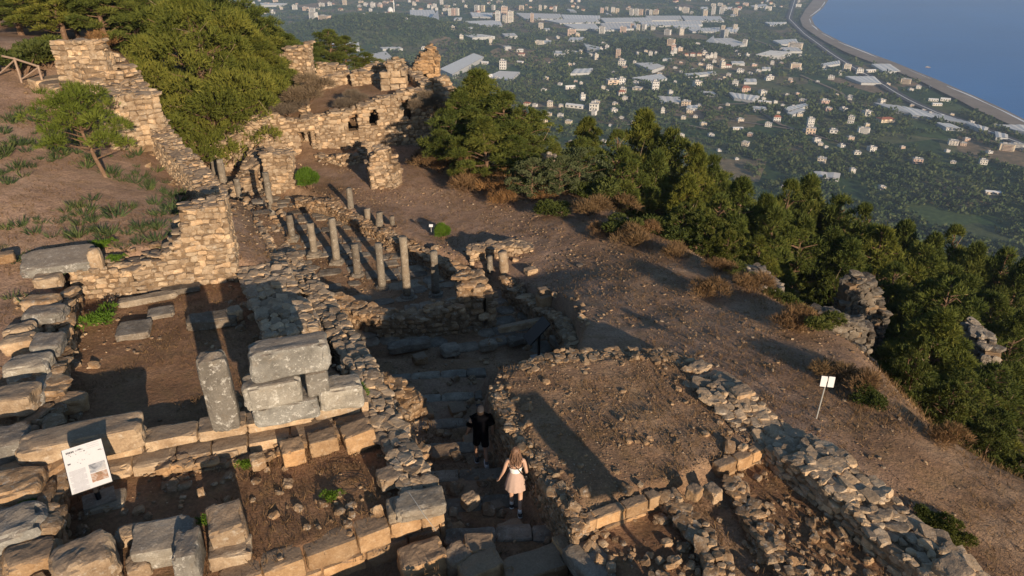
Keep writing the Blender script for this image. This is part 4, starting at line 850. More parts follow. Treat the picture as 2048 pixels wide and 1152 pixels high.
# shrubs
for u, v, z_, r_, src, lb in [(622,388,-1.5,.62,b_bright,'bright green bush beside the golden rubble pier'),(887,468,-1.2,.4,b_bright,'small bright green bush by the low hall wall')]:
    p = P(u, v, z_); put(src, (p[0], p[1], Hs(p[0], p[1])-.1), 1, (r_, r_, r_*1.5), lb, 'bush')
for u, v, y, r_, lb in [(620,205,44,1.2,'big grey bush sprawling on the ruin roof'),(578,232,43.5,.9,'grey bush above the dark doorway'),(700,218,44.5,.8,'grey green bush on the roof above the windows'),(850,222,43.2,.8,'dark bush at the right end of the facade')]:
    p = Pd(u, v, y); put(b_grey, p, r_, (r_, r_, r_*.8), lb, 'bush')
for i, (u, v, r_, k) in enumerate([(845,330,.8,'d'),(880,345,1.0,'d'),(920,350,1.1,'d'),(960,365,1.1,'d'),(1000,385,1.0,'d'),(1080,400,.6,'d'),(1180,430,.8,'d'),(1230,410,.9,'d'),
 (1280,415,.9,'d'),(1310,440,.8,'d'),(1200,470,.5,'d'),(1240,470,.7,'g'),(1260,490,.7,'d'),(1440,560,.5,'d'),(1500,600,.6,'d'),(1580,680,.6,'d'),
 (1660,770,.5,'d'),(1715,800,.5,'d'),(1735,830,.4,'g'),(1870,930,.4,'d'),(1880,1060,.32,'g'),(1905,1080,.28,'g'),(1855,1040,.25,'g'),(1050,380,.9,'g'),(1110,380,1.0,'g'),
 (1190,400,1.1,'g'),(1100,430,.8,'g'),(1340,480,1.0,'g'),(1360,470,1.3,'g'),(1480,565,.6,'g'),(1560,620,.6,'g'),(1620,690,.6,'g'),(870,310,.9,'g'),(1000,410,.7,'d'),(940,385,.9,'d'),(1290,470,.5,'d'),(1350,520,.5,'d'),(1410,600,.6,'d'),
 (90,120,1.2,'g'),(40,120,1.3,'g'),(240,125,.8,'d'),(270,110,.8,'d'),(215,120,.8,'d')]):
    z_ = -.8 if u > 800 else 5.5
    p = P(u, v, z_); gz = Hs(p[0], p[1]); p = P(u, v, gz); gz = Hs(p[0], p[1]); src = (b_dry if k == 'd' else b_green)[i % 2]
    put(src, (p[0], p[1], gz-.08), rg.random()*6, (r_, r_, r_*.85), None, 'bush', None, 'dry brown bush' if k == 'd' else 'green bush')
for u, v, z_, r_ in [(205,585,1.15,.35),(148,575,1.15,.3),(212,650,1.15,.4),(335,548,1.15,.35),(275,570,1.15,.22),(428,552,1.15,.2),(105,820,1.0,.2),(722,792,1.3,.2),(405,1050,1.0,.14),(670,1000,1.0,.16),(500,935,1.0,.16),(60,1020,1.5,.15),(215,498,2.2,.25),(240,525,2.1,.2)]:
    p = P(u, v, z_); put(b_weed, p, rg.random()*6, (r_, r_, r_), None, 'weed', None, 'small leafy weed')
# squill plants on the left hill
k = 0; LHILL = poly(2.6, [(0,330),(60,300),(250,290),(420,400),(380,480),(150,480),(0,600)])
for _ in range(3000):
    if k >= 190: break
    x = rg.uniform(-22, -6); y = rg.uniform(14, 30)
    if not pin(np.array([x]), np.array([y]), LHILL)[0] or vnoise(np.array([[x, y]]), .5, 66)[0] < -.05: continue
    s = rg.uniform(.4, 1.2); z_ = Hs(x, y)
    put(sq[k % 7], (x, y, z_-.02), rg.random()*6, (s, s, s), 'tuft of broad green leaves growing on the bare left hill', 'plant', 'leaf tufts scattered over the left hill'); k += 1
# dry grass and gravel
def scatter(n_, xr, yr, cond):
    x = rg.uniform(*xr, n_); y = rg.uniform(*yr, n_); m_ = cond(x, y); return x[m_], y[m_]
def incam(x, y, z_):
    u, v, zc = proj(np.stack([x, y, z_], -1)); return (u > -60) & (u < 2110) & (v < 1200)
x, y = scatter(120000, (-24, 20), (7, 52), lambda x, y: (sdist(x, y) < 7) & (fbm(np.stack([x, y], -1), .45, 3, 91) > np.where(x > 3, -.45, -.15))); z = H(x, y); m_ = incam(x, y, z) & ((z > -.9) | (y > 24)) & (rg.random(len(x)) < np.clip(14/y, .25, 1))
onwall = np.zeros(len(x), bool)
x, y, z = x[m_], y[m_], z[m_]; mb = MB(); n_ = len(x); print('grass', n_)
for j in range(3):
    D = rg.normal(0, .5, (n_, 3)); D[:, 2] = np.abs(D[:, 2])+.35; blades(mb, np.stack([x, y, z-.01], -1)+rg.normal(0, .03, (n_, 3))*[1, 1, 0], D, .05+.10*rg.random(n_), .012, rg, rg.random(n_)*.9)
tag(mb.build('dry_grass', M_DRY), kind='stuff')
# longer grass along the plateau edge
x, y = scatter(60000, (-6, 22), (7, 56), lambda x, y: (np.abs(sdist(x, y)-2.5) < 3.5) & (fbm(np.stack([x, y], -1), .35, 3, 95) > .1)); z = H(x, y); m_ = incam(x, y, z); x, y, z = x[m_], y[m_], z[m_]; mb = MB(); n_ = len(x)
for j in range(3):
    D = rg.normal(0, .4, (n_, 3)); D[:, 2] = np.abs(D[:, 2])+.6; blades(mb, np.stack([x, y, z-.01], -1)+rg.normal(0, .05, (n_, 3))*[1, 1, 0], D, .08+.16*rg.random(n_), .012, rg, rg.random(n_))
tag(mb.build('tall_dry_grass', M_DRY), kind='stuff')
x, y = scatter(34000, (-22, 18), (7.5, 42), lambda x, y: (sdist(x, y) < 4) & (fbm(np.stack([x, y], -1), .4, 3, 97) > np.where(x > 2, -.3, .0))); z = H(x, y); m_ = incam(x, y, z) & ~((x < -7) & (z > 1.7)); x, y, z = x[m_], y[m_], z[m_]; n_ = len(x)
r_ = .007+.035*rg.random(n_)**6+.00025*y; mb = MB(); stones(mb, np.stack([x, y, z+r_*.2], -1), np.stack([r_*1.3, r_, r_*.7], -1), rots(n_, rg.random(n_)*6, .2, 3), tpl=2, seed=9); 
lo = TERR[:, :2].min(0); hi = TERR[:, :2].max(0); x = rg.uniform(lo[0], hi[0], 7000); y = rg.uniform(lo[1], hi[1], 7000); m_ = pin(x, y, TERR); x, y = x[m_], y[m_]; z = H(x, y); r_ = .005+.012*rg.random(len(x))**3
stones(mb, np.stack([x, y, z+r_*.3], -1), np.stack([r_*1.3, r_, r_*.7], -1), rots(len(x), rg.random(len(x))*6, .2, 3), tpl=2, seed=19); tag(mb.build('gravel', M_RUB), kind='stuff'); print('gravel', n_)
# larger rubble lying about: sunken rooms, terrace rim, hall
mb = MB(); C = []; S_ = []
for pg, cnt_, s0 in [(LOWB, 200, .05), (LOWA, 60, .06), (ROOM1, 120, .06), (HALLP, 260, .07), (TERR, 40, .04)]:
    lo = pg[:, :2].min(0); hi = pg[:, :2].max(0); x = rg.uniform(lo[0], hi[0], cnt_*3); y = rg.uniform(lo[1], min(hi[1], 40), cnt_*3); m_ = pin(x, y, pg) & (fbm(np.stack([x, y], -1), .8, 2, 99) > -.1); x = x[m_][:cnt_]; y = y[m_][:cnt_]
    z = H(x, y); s = s0*(.5+1.1*rg.random(len(x))**2); C.append(np.stack([x, y, z+s*.25], -1)); S_.append(np.stack([s*1.2, s, s*.7], -1))
for path, w_ in WALLPOS:                         # fallen stones along the wall feet
    p_, d_ = arc(path); n_ = int(d_[-1]*5)
    if p_[0, 1] > 60 or d_[-1] < 1: continue
    ss = rg.uniform(0, d_[-1], n_); x0, y0, zb, zt, tx, ty = at_(p_, d_, ss); off = rg.choice([-1, 1], n_)*(w_/2+np.abs(rg.normal(0, .22, n_))); x = x0-ty*off; y = y0+tx*off; z = H(x, y)
    s = .04+.09*rg.random(n_)**2; C.append(np.stack([x, y, z+s*.2], -1)); S_.append(np.stack([s*1.2, s, s*.7], -1))
C = np.concatenate(C); S_ = np.concatenate(S_); stones(mb, C, S_, rots(len(C), rg.random(len(C))*6, .3, 4), tpl=3, seed=12); tag(mb.build('fallen_rubble', M_RUB), kind='stuff')
# ------------------------------------------------------------------ information boards, signs, railing
M_WHITE = flat('white_panel', (.60,.60,.62), .45, .4, var=.02); M_BLK = flat('black_metal', (.012,.012,.014), .45, .4); M_INK = flat('dark_ink', (.06,.06,.07), .7)
M_INK2 = flat('grey_ink', (.38,.38,.42), .7); M_STEEL = flat('grey_steel', (.35,.35,.34), .5, .5); M_CONC = flat('concrete', (.38,.36,.33), .9, .2, scale=8)
def photo_mat(name, cols, s):
    m, n, b = new_mat(name); tc = N(n, 'ShaderNodeTexCoord'); n.links.new(ramp(n, noise(n, tc.outputs['Object'], s, 5, .6, 1), cols), b.inputs['Base Color']); b.inputs['Roughness'].default_value = .5; return m
M_PH1 = photo_mat('print_picture_pale', [(.3,(.14,.15,.17)),(.5,(.34,.35,.38)),(.7,(.6,.55,.5))], 7); M_PH2 = photo_mat('print_picture_brown', [(.3,(.1,.11,.07)),(.5,(.35,.2,.13)),(.7,(.5,.48,.45))], 9)
def bx(name, c, h, mat_, parent, rot=None):
    mb = MB(); V, Q = box(c, h, rot); mb.add(V, Q); return mb.build(name, mat_, parent)
def board(loc, rz, label, pw=.72, ph=1.0, ht=.95, tilt=50, white=True):
    o = thing('information_board', label, 'sign', loc, rz)
    bx('base_plate', (0,.12,.03), (.28,.22,.03), M_CONC if not white else M_SLAB, o)
    V, Q, T = tube([(0,.1,0),(0,.1,ht-.05),(0,.06,ht)], .05, 10); mb = MB(); mb.add(V, Q, T); mb.build('post', M_BLK, o)
    Rr = rotm(R(tilt), 0, 0)                     # panel leans back, faces -y and up
    def L(x, y, z): return (Rr @ np.array([x, y, z]))+np.array([0, 0, ht+.12])
    p = bx('panel', L(0,0,0), (pw/2, ph/2, .012), M_WHITE if white else M_BLK, o, Rr)
    bx('frame', L(0,0,-.02), (pw/2+.012, ph/2+.012, .008), M_BLK, o, Rr)
    if white:
        r = random.Random(4); mb = MB()
        def mark(x, y, w_, h, m=0): 
            V, Q = box(L(x, y, .0135), (w_/2, h/2, .0012), Rr); mb.add(V, Q, m=m)
        x = -pw/2+.05                            # heading, drawn as small strokes
        for k_ in range(5): mark(x+.014, ph/2-.09, .02, .035, 0); mark(x+.014, ph/2-.075, .008, .012, 2); x += .027
        x += .02
        for k_ in range(6): mark(x+.01, ph/2-.088, .014, .024, 1); x += .021
        for k_ in range(9): mark(r.uniform(-.28,.0), r.uniform(.30,.36), r.uniform(.02,.06), .006, 1)
        for k_ in range(26): mark(r.uniform(-.3,.3), r.uniform(.06,.38), r.choice([.012,.02,.05]), r.choice([.006,.012,.02]), 1 if r.random() < .8 else 0)
        for k_ in range(22): mark(-.165, -.02-k_*.0195, .27-(.08 if k_ % 6 == 5 else 0), .0075, 1)
        for k_ in range(8): mark(.17, .40-k_*.012, .2, .005, 1) if k_ % 3 == 0 else None
        mb.build('printing', [M_INK, M_INK2, M_WHITE], p)
        for cc, mt in (((.16,-.08), M_PH1), ((.16,-.265), M_PH2)):
            bx('picture', L(cc[0], cc[1], .0135), (.135, .085, .0012), mt, p, Rr)
    return o
bp = P(206, 1000, 1.12); board((bp[0], bp[1]-.1, 1.12), R(33), 'white information board on a post at the lower left', .66, .88, .82, 36)
bp = P(1072, 712, -1.75); board((bp[0], bp[1], Hs(bp[0], bp[1])), R(-68), 'black framed board on a post in the dark hall corner', .6, .95, 1.05, 42, False)
board((4.1, 5.9, .62), AX, 'information board beyond the bottom edge casting a long shadow', .7, .95, 2.3, 60, False)
sp = P(1632, 839, .95); o = thing('twin_panel_sign', 'thin pole sign with two small white panels on the slope', 'sign', (sp[0], sp[1], Hs(sp[0], sp[1])), R(-8))
V, Q, T = tube([(0,0,-.1),(.02,0,.95),(.04,0,1.12)], .014, 6); mb = MB(); mb.add(V, Q, T); mb.build('pole', M_STEEL, o)
for x in (-.07, .09): bx('panel', (x+.03, -.02, 1.04), (.066, .008, .125), M_WHITE, o, rotm(R(-12), R(3), 0))
sp = P(863, 470, -1.2); o = thing('label_plate', 'tiny white label plate on the low hall wall', 'sign', (sp[0], sp[1], -.95), 0)
bx('plate', (0,0,.2), (.085,.01,.06), M_WHITE, o, rotm(R(-35), 0, 0)); bx('stake', (0,.02,.05), (.012,.012,.16), M_STEEL, o)
M_WOOD = flat('weathered_timber', (.30,.22,.17), .85, .1, scale=6)
o = thing('timber_railing', 'weathered timber railing with crossed braces at top left', 'railing', (0,0,0))
r0_ = P(-30,192,4.3); r1_ = P(92,186,4.6)
for i in range(4):
    p = r0_+(r1_-r0_)*(i/3); g0 = Hs(p[0], p[1]); V, Q, T = tube([(p[0],p[1],g0-.1),(p[0],p[1],g0+1.05)], .05, 6); mb = MB(); mb.add(V, Q, T); mb.build('post', M_WOOD, o)
    if i < 3:
        q_ = r0_+(r1_-r0_)*((i+1)/3); g1 = Hs(q_[0], q_[1])
        V, Q, T = tube([(p[0],p[1],g0+1.0),(q_[0],q_[1],g1+1.0)], .045, 6); mb = MB(); mb.add(V, Q, T); mb.build('rail', M_WOOD, o)
        V, Q, T = tube([(p[0],p[1],g0+.1),(q_[0],q_[1],g1+.95)], .035, 6); mb = MB(); mb.add(V, Q, T); mb.build('brace', M_WOOD, o)
# bent wire on the soil and on the lower street wall
def wire(label, pts, r_=.012, name='wire'):
    V, Q, T = tube(pts, r_, 5); mb = MB(); mb.add(V, Q, T, tint=.5); return tag(mb.build(name, M_BLK if r_ < .0055 else M_STEEL), label, 'wire')
c = P(700, 968, 1.1); wire('tangled wire loops lying on the soil of the left room', [c+np.array([.28*math.cos(t*1.1)+.12*math.cos(t*3.7), .24*math.sin(t*1.1), .03+.06*abs(math.sin(t*1.9))]) for t in np.linspace(0, 17, 90)], .005)
wire('thin frayed wire hanging over the lower end of street wall', [P(818,985,1.55), P(835,1010,1.5), P(848,1030,1.42), P(860,1045,1.2), P(872,1062,.8)], .006)
# ------------------------------------------------------------------ people
def rings(rows, n_=22, fold=0, nf=9, seed=0, cap=False):
    """rows: (cx, cy, z, rx, ry). Horizontal elliptical rings."""
    V = []; t = np.arange(n_)*2*math.pi/n_
    for i, (cx, cy, z, rx, ry) in enumerate(rows):
        f = 1+fold*(i/max(1, len(rows)-1))*np.sin(t*nf+seed+i*.3)
        V.append(np.stack([cx+rx*f*np.cos(t), cy+ry*f*np.sin(t), z+0*t+fold*.12*np.sin(t*3+seed)*(i/len(rows))], -1))
    V = np.concatenate(V); k = len(rows); Q = [[i*n_+j, i*n_+(j+1) % n_, (i+1)*n_+(j+1) % n_, (i+1)*n_+j] for i in range(k-1) for j in range(n_)]
    T = []
    if cap:
        V = np.concatenate([V, [[rows[-1][0], rows[-1][1], rows[-1][2]+.01]]]); T = [[(k-1)*n_+j, (k-1)*n_+(j+1) % n_, k*n_] for j in range(n_)]
    return V, Q, T
def body_mesh(J, E, mat_, parent, sub=2, rx=.16, ry=.10):
    names = list(J); me = bpy.data.meshes.new('body'); me.from_pydata([J[k][:3] for k in names], [(names.index(a), names.index(b)) for a, b in E], [])
    o = bpy.data.objects.new('skel', me); sc.collection.objects.link(o); sk = o.modifiers.new('s', 'SKIN'); sk.use_smooth_shade = True
    for i, k in enumerate(names):
        sv = me.skin_vertices[0].data[i]; r_ = J[k][3]; sv.radius = (r_, J[k][4] if len(J[k]) > 4 else r_); sv.use_root = (k == 'pelvis')
    s2 = o.modifiers.new('u', 'SUBSURF'); s2.levels = sub; s2.render_levels = sub
    bpy.context.view_layer.update(); dg = bpy.context.evaluated_depsgraph_get(); m2 = bpy.data.meshes.new_from_object(o.evaluated_get(dg)); bpy.data.objects.remove(o)
    for v_ in m2.vertices:
        if .93 < v_.co.z < 1.43 and abs(v_.co.x) < rx*1.15:
            lim = ry*math.sqrt(max(.12, 1-(v_.co.x/(rx*1.3))**2)); v_.co.y = max(-lim, min(lim, v_.co.y))
    m2.name = 'body'; m2.materials.clear(); m2.materials.append(mat_); b_ = bpy.data.objects.new('body', m2); sc.collection.objects.link(b_); b_.parent = parent; return b_
def hand(J, E, pre, wr, d, side, out):
    d = np.array(d, float); d /= np.linalg.norm(d); out = np.array(out, float); out -= out@d*d; out /= np.linalg.norm(out); nrm_ = np.cross(d, out); wr = np.array(wr, float)
    J[pre+'palm'] = (*(wr+d*.055), .024, .016); E.append((pre+'wrist', pre+'palm'))
    for i, (o_, l_) in enumerate([(.028,.068),(.010,.078),(-.009,.072),(-.026,.056)]):
        a = wr+d*.085+out*o_; b_ = a+d*l_*.55+nrm_*.012*side; c = b_+d*l_*.4+nrm_*.025*side
        J[pre+f'f{i}a'] = (*a, .0095); J[pre+f'f{i}b'] = (*b_, .0085); J[pre+f'f{i}c'] = (*c, .0065)
        E += [(pre+'palm', pre+f'f{i}a'), (pre+f'f{i}a', pre+f'f{i}b'), (pre+f'f{i}b', pre+f'f{i}c')]
    a = wr+d*.035+out*.03; b_ = a+d*.035+out*.022; J[pre+'ta'] = (*a, .011); J[pre+'tb'] = (*b_, .0085); E += [(pre+'palm', pre+'ta'), (pre+'ta', pre+'tb')]
def skin_mat(name, c):
    m, n, b = new_mat(name); tc = N(n, 'ShaderNodeTexCoord'); n.links.new(ramp(n, noise(n, tc.outputs['Object'], 6, 4), [(.3, tuple(x*.9 for x in c)), (.7, c)]), b.inputs['Base Color'])
    b.inputs['Roughness'].default_value = .55; b.inputs['Subsurface Weight'].default_value = .05; b.inputs['Subsurface Radius'].default_value = (.02,.008,.004); return m
def person(loc, rz, label, sex, S):
    o = thing('person', label, 'person', loc, rz); o.scale = (S, S, S)
    M_SK = skin_mat('skin', (.50,.31,.22) if sex == 'f' else (.40,.23,.15))
    f = sex == 'f'; sh = .165 if f else .20; hp = .088 if f else .085
    if f:
        kn = {'L': (-.085,.14,.50), 'R': (.10,-.02,.48)}; an = {'L': (-.075,.13,.085), 'R': (.085,-.18,.12)}
        el = {'L': (-.245,-.03,1.13), 'R': (.22,-.08,1.14)}; wr = {'L': (-.315,.05,.90), 'R': (.235,.08,.93)}
    else:
        kn = {'L': (-.10,.13,.49), 'R': (.10,-.03,.49)}; an = {'L': (-.10,.10,.09), 'R': (.10,-.22,.17)}
        el = {'L': (-.275,-.05,1.15), 'R': (.27,-.07,1.15)}; wr = {'L': (-.30,.09,.92), 'R': (.29,.0,.91)}
    J = {'pelvis': (0,0,.93,.115,.115), 'waist': (0,.01,1.08,.092 if f else .105,.092 if f else .105), 'chest': (0,.01,1.27,.105 if f else .12,.105 if f else .12), 'nb': (0,0,1.42,.06,.06), 'neck': (0,.01,1.475,.048,.05),
         'head': (0,.02,1.555,.073,.088), 'crown': (0,.015,1.64,.07,.085), 'brow': (0,.085,1.60,.03), 'nose': (0,.125,1.565,.012), 'chin': (0,.085,1.50,.028), 'earL': (-.082,.015,1.56,.014), 'earR': (.082,.015,1.56,.014)}
    E = [('pelvis','waist'),('waist','chest'),('chest','nb'),('nb','neck'),('neck','head'),('head','crown'),('head','brow'),('brow','nose'),('head','chin'),('head','earL'),('head','earR')]
    for s, k in ((-1, 'L'), (1, 'R')):
        J[k+'sh'] = (s*sh,0,1.385,.05 if f else .06); J[k+'el'] = (*el[k],.036 if f else .044); J[k+'wrist'] = (*wr[k],.024 if f else .028)
        J[k+'ua'] = (*[(J[k+'sh'][i]+el[k][i])/2 for i in range(3)], .043 if f else .052); J[k+'fa'] = (*[(el[k][i]*.65+wr[k][i]*.35) for i in range(3)], .036 if f else .042)
        J[k+'hip'] = (s*hp,0,.86,.088 if f else .09); J[k+'th'] = (s*(hp+.005),(kn[k][1])*.5,.68,.078 if f else .082); J[k+'kn'] = (*kn[k],.054 if f else .057)
        J[k+'ca'] = (*[(kn[k][i]*.62+an[k][i]*.38) for i in range(2)], kn[k][2]*.64+an[k][2]*.36,.052 if f else .056); J[k+'an'] = (*an[k],.036); J[k+'ft'] = (an[k][0],an[k][1]+.12,an[k][2]-.05,.034,.026)
        E += [('chest',k+'sh'),(k+'sh',k+'ua'),(k+'ua',k+'el'),(k+'el',k+'fa'),(k+'fa',k+'wrist'),('pelvis',k+'hip'),(k+'hip',k+'th'),(k+'th',k+'kn'),(k+'kn',k+'ca'),(k+'ca',k+'an'),(k+'an',k+'ft')]
        hand(J, E, k, wr[k], (np.array(wr[k])-np.array(el[k]))*[1,1,1], s, (0,1,0))
    body_mesh(J, E, M_SK, o, 2, .15 if f else .20, .10 if f else .115)
    def part(name, mat_, *geo, sm=True):
        mb = MB()
        for V, Q, T in geo: mb.add(V, Q, T, tint=.5)
        return mb.build(name, mat_, o, smooth=sm)
    rg_ = np.random.default_rng(3)
    if f:
        M_TOP = flat('white_cotton', (.82,.80,.78), .9, .1, var=.03); M_SKT = flat('beige_cotton', (.44,.32,.27), .9, .1, var=.06)
        part('top', M_TOP, rings([(0,.01,1.075,.118,.10),(0,.01,1.12,.12,.103),(0,.012,1.18,.135,.115),(0,.015,1.225,.147,.125)], 26))
        part('skirt', M_SKT, rings([(0,.01,1.09,.121,.104),(0,.005,1.02,.148,.125),(0,0,.93,.178,.155),(0,0,.83,.198,.178),(0,0,.73,.215,.195),(0,.005,.665,.228,.208)], 44, .045, 11))
        M_HAIR = flat('light_brown_hair', (.17,.095,.06), .6, .4, var=.35, scale=25)
        mb = MB(); V, Q, T = rings([(0,-.005,1.44,.088,.05),(0,-.0,1.5,.098,.075),(0,.0,1.57,.096,.096),(0,.0,1.64,.088,.092),(0,.0,1.69,.055,.06),(0,.0,1.712,.02,.02)], 18, 0, cap=True)
        V[:, 1] = np.where(V[:, 1] > .05, .05, V[:, 1]); V = V+.006*rg_.normal(0, 1, V.shape); mb.add(V, Q, T)
        n_ = 420; a = rg_.uniform(3.0, 6.4, n_); r0 = np.stack([.085*np.cos(a), .06*np.sin(a)-.02, rg_.uniform(1.46, 1.66, n_)], -1)
        for j in range(2): blades(mb, r0, np.stack([r0[:, 0]*1.2, r0[:, 1]*.9-.04, -np.ones(n_)*.9], -1)+rg_.normal(0, .1, (n_, 3)), .13+.09*rg_.random(n_), .012, rg_, rg_.random(n_), taper=.4)
        mb.build('hair', M_HAIR, o, smooth=True)
        part('strap', M_BLK, tube([(-.10,.02,1.435),(-.04,-.105,1.34),(.06,-.125,1.22),(.135,-.10,1.08),(.165,-.02,.98)], .011, 6), tube([(-.10,.02,1.435),(-.02,.11,1.32),(.08,.13,1.18),(.15,.08,1.04),(.165,-.02,.98)], .011, 6))
        W = stone_shape(3, 6, .02, 3)*np.array([.035,.085,.06])+np.array([.21,-.0,.97]); part('shoulder_bag', M_BLK, (W, CG[3][1], None))
        for k in 'LR':
            x, y, z = an[k]; part('sock', M_TOP, tube([(x,y-.002,z+.07),(x,y,z+.02),(x,y+.01,z-.02)], .043, 12))
            W = stone_shape(3, 4, .02, 5)*np.array([.046,.13,.04])+np.array([x,y+.05,z-.05]); p_ = part('shoe', M_BLK, (W, CG[3][1], None))
            W = stone_shape(3, 5, .0, 5)*np.array([.05,.135,.012])+np.array([x,y+.05,z-.083]); mb = MB(); mb.add(W, CG[3][1]); mb.build('sole', M_TOP, p_, smooth=True)
    else:
        M_TS = flat('black_cotton', (.003,.003,.004), .98, .0); M_SH = flat('black_shorts_cloth', (.007,.007,.008), .95, .03); M_CAP = flat('dark_cap_cloth', (.03,.03,.035), .9, .1); M_GR = flat('grey_band', (.13,.13,.14), .8, .1)
        g_ = [rings([(0,0,.88,.185,.15),(0,.005,1.0,.18,.148),(0,.01,1.12,.185,.155),(0,.01,1.26,.215,.165),(0,.0,1.35,.245,.155),(0,0,1.42,.225,.135),(0,0,1.46,.16,.11),(0,0,1.49,.07,.075)], 26, .0)]
        for k in 'LR': g_.append(tube([(J[k+'sh'][0]*.55,0,1.37), (J[k+'sh'][0]*1.02,0,1.38), J[k+'ua'][:3], tuple(np.array(J[k+'ua'][:3])*.35+np.array(J[k+'el'][:3])*.65)], [.07,.086,.082,.085], 12, True))
        part('t_shirt', M_TS, *g_)
        g_ = [rings([(0,0,.96,.15,.12),(0,0,.86,.175,.13),(0,0,.80,.178,.13)], 26)]
        for k in 'LR': g_.append(tube([(J[k+'hip'][0],J[k+'hip'][1],.90), J[k+'th'][:3], tuple(np.array(J[k+'th'][:3])*.35+np.array(J[k+'kn'][:3])*.65)], [.10,.098,.092], 14, False))
        part('shorts', M_SH, *g_)
        mb = MB(); V, Q, T = rings([(0,-.005,1.50,.078,.075),(0,-.005,1.56,.086,.098),(0,.0,1.60,.088,.104)], 18); V[:, 1] = np.minimum(V[:, 1], .03); mb.add(V, Q, T); mb.build('hair', flat('dark_hair', (.03,.02,.015), .7), o, smooth=True)
        part('cap', M_CAP, rings([(0,.005,1.595,.093,.108),(0,.005,1.63,.092,.107),(0,.005,1.68,.08,.092),(0,.005,1.715,.045,.05)], 20, cap=True), (stone_shape(3, 4, 0, 1)*np.array([.075,.07,.007])+np.array([0,.15,1.61]), CG[3][1], None))
        part('cap_band', M_GR, tube([(-.05,-.088,1.60),(0,-.104,1.605),(.05,-.088,1.60)], .006, 6))
        for k in 'LR':
            x, y, z = an[k]; part('sock', M_GR, tube([(x,y,z+.05),(x,y,z),(x,y+.01,z-.02)], .045, 12))
            W = stone_shape(3, 4, .02, 5)*np.array([.052,.15,.045])+np.array([x,y+.06,z-.05]); p_ = part('shoe', M_WHITE if k == 'R' else M_BLK, (W, CG[3][1], None))
            W = stone_shape(3, 5, .0, 5)*np.array([.056,.155,.013])+np.array([x,y+.06,z-.085]); mb = MB(); mb.add(W, CG[3][1]); mb.build('sole', M_WHITE, p_, smooth=True)
    return o
wp = P(1031, 1020, 0.02); person((wp[0], wp[1], Hs(wp[0], wp[1])+.0), R(3), 'woman with long light brown hair, white top and beige skirt walking away', 'f', 1.0)
mp_ = P(963, 925, -.5); person((mp_[0], mp_[1], Hs(mp_[0], mp_[1])+.0), R(10), 'man in black t-shirt, black shorts and cap going down the stairs', 'm', 1.0)
# ------------------------------------------------------------------ valley
TT_ = np.geomspace(240, 6500, 900)
def G(u, v):
    d = ray(u, v); d = d/np.hypot(d[0], d[1]); pts = np.array([0, 0, CAMZ])+TT_[:, None]*d; z = H(pts[:, 0], pts[:, 1], False); b_ = np.nonzero(pts[:, 2] < z)[0]
    if len(b_) == 0: return P(u, v, SEA)
    i = b_[0]
    if i == 0: return pts[0]
    a0 = pts[i-1, 2]-z[i-1]; a1 = pts[i, 2]-z[i]; t = TT_[i-1]+(TT_[i]-TT_[i-1])*a0/(a0-a1); p = np.array([0, 0, CAMZ])+t*d; return np.array([p[0], p[1], float(H(p[0:1], p[1:2], False)[0])])
def wallmat(name, cols):
    m, n, b = new_mat(name); oi = N(n, 'ShaderNodeObjectInfo'); tc = N(n, 'ShaderNodeTexCoord')
    c = ramp(n, oi.outputs['Random'], [(i/len(cols), c_) for i, c_ in enumerate(cols)]); c = mix(n, .35, c, ramp(n, noise(n, tc.outputs['Object'], .5, 4), [(.3, (.7,.7,.7)), (.7, (1.1,1.1,1.1))]), 'MULTIPLY')
    n.links.new(c, b.inputs['Base Color']); b.inputs['Roughness'].default_value = .85; return m
M_HW = wallmat('white_render', [(.62,.60,.57), (.72,.70,.66), (.60,.52,.42), (.66,.65,.64)]); M_HP = wallmat('cream_render', [(.62,.48,.36), (.58,.40,.33), (.66,.56,.42)])
M_RT = flat('terracotta_tiles', (.32,.12,.07), .9, .1, var=.3, scale=.6); M_RF = flat('roof_screed', (.42,.40,.38), .9, .1, var=.2, scale=.4); M_GL = flat('dark_window', (.04,.05,.06), .3, .5); M_TANK = flat('white_tank', (.7,.7,.7), .5)
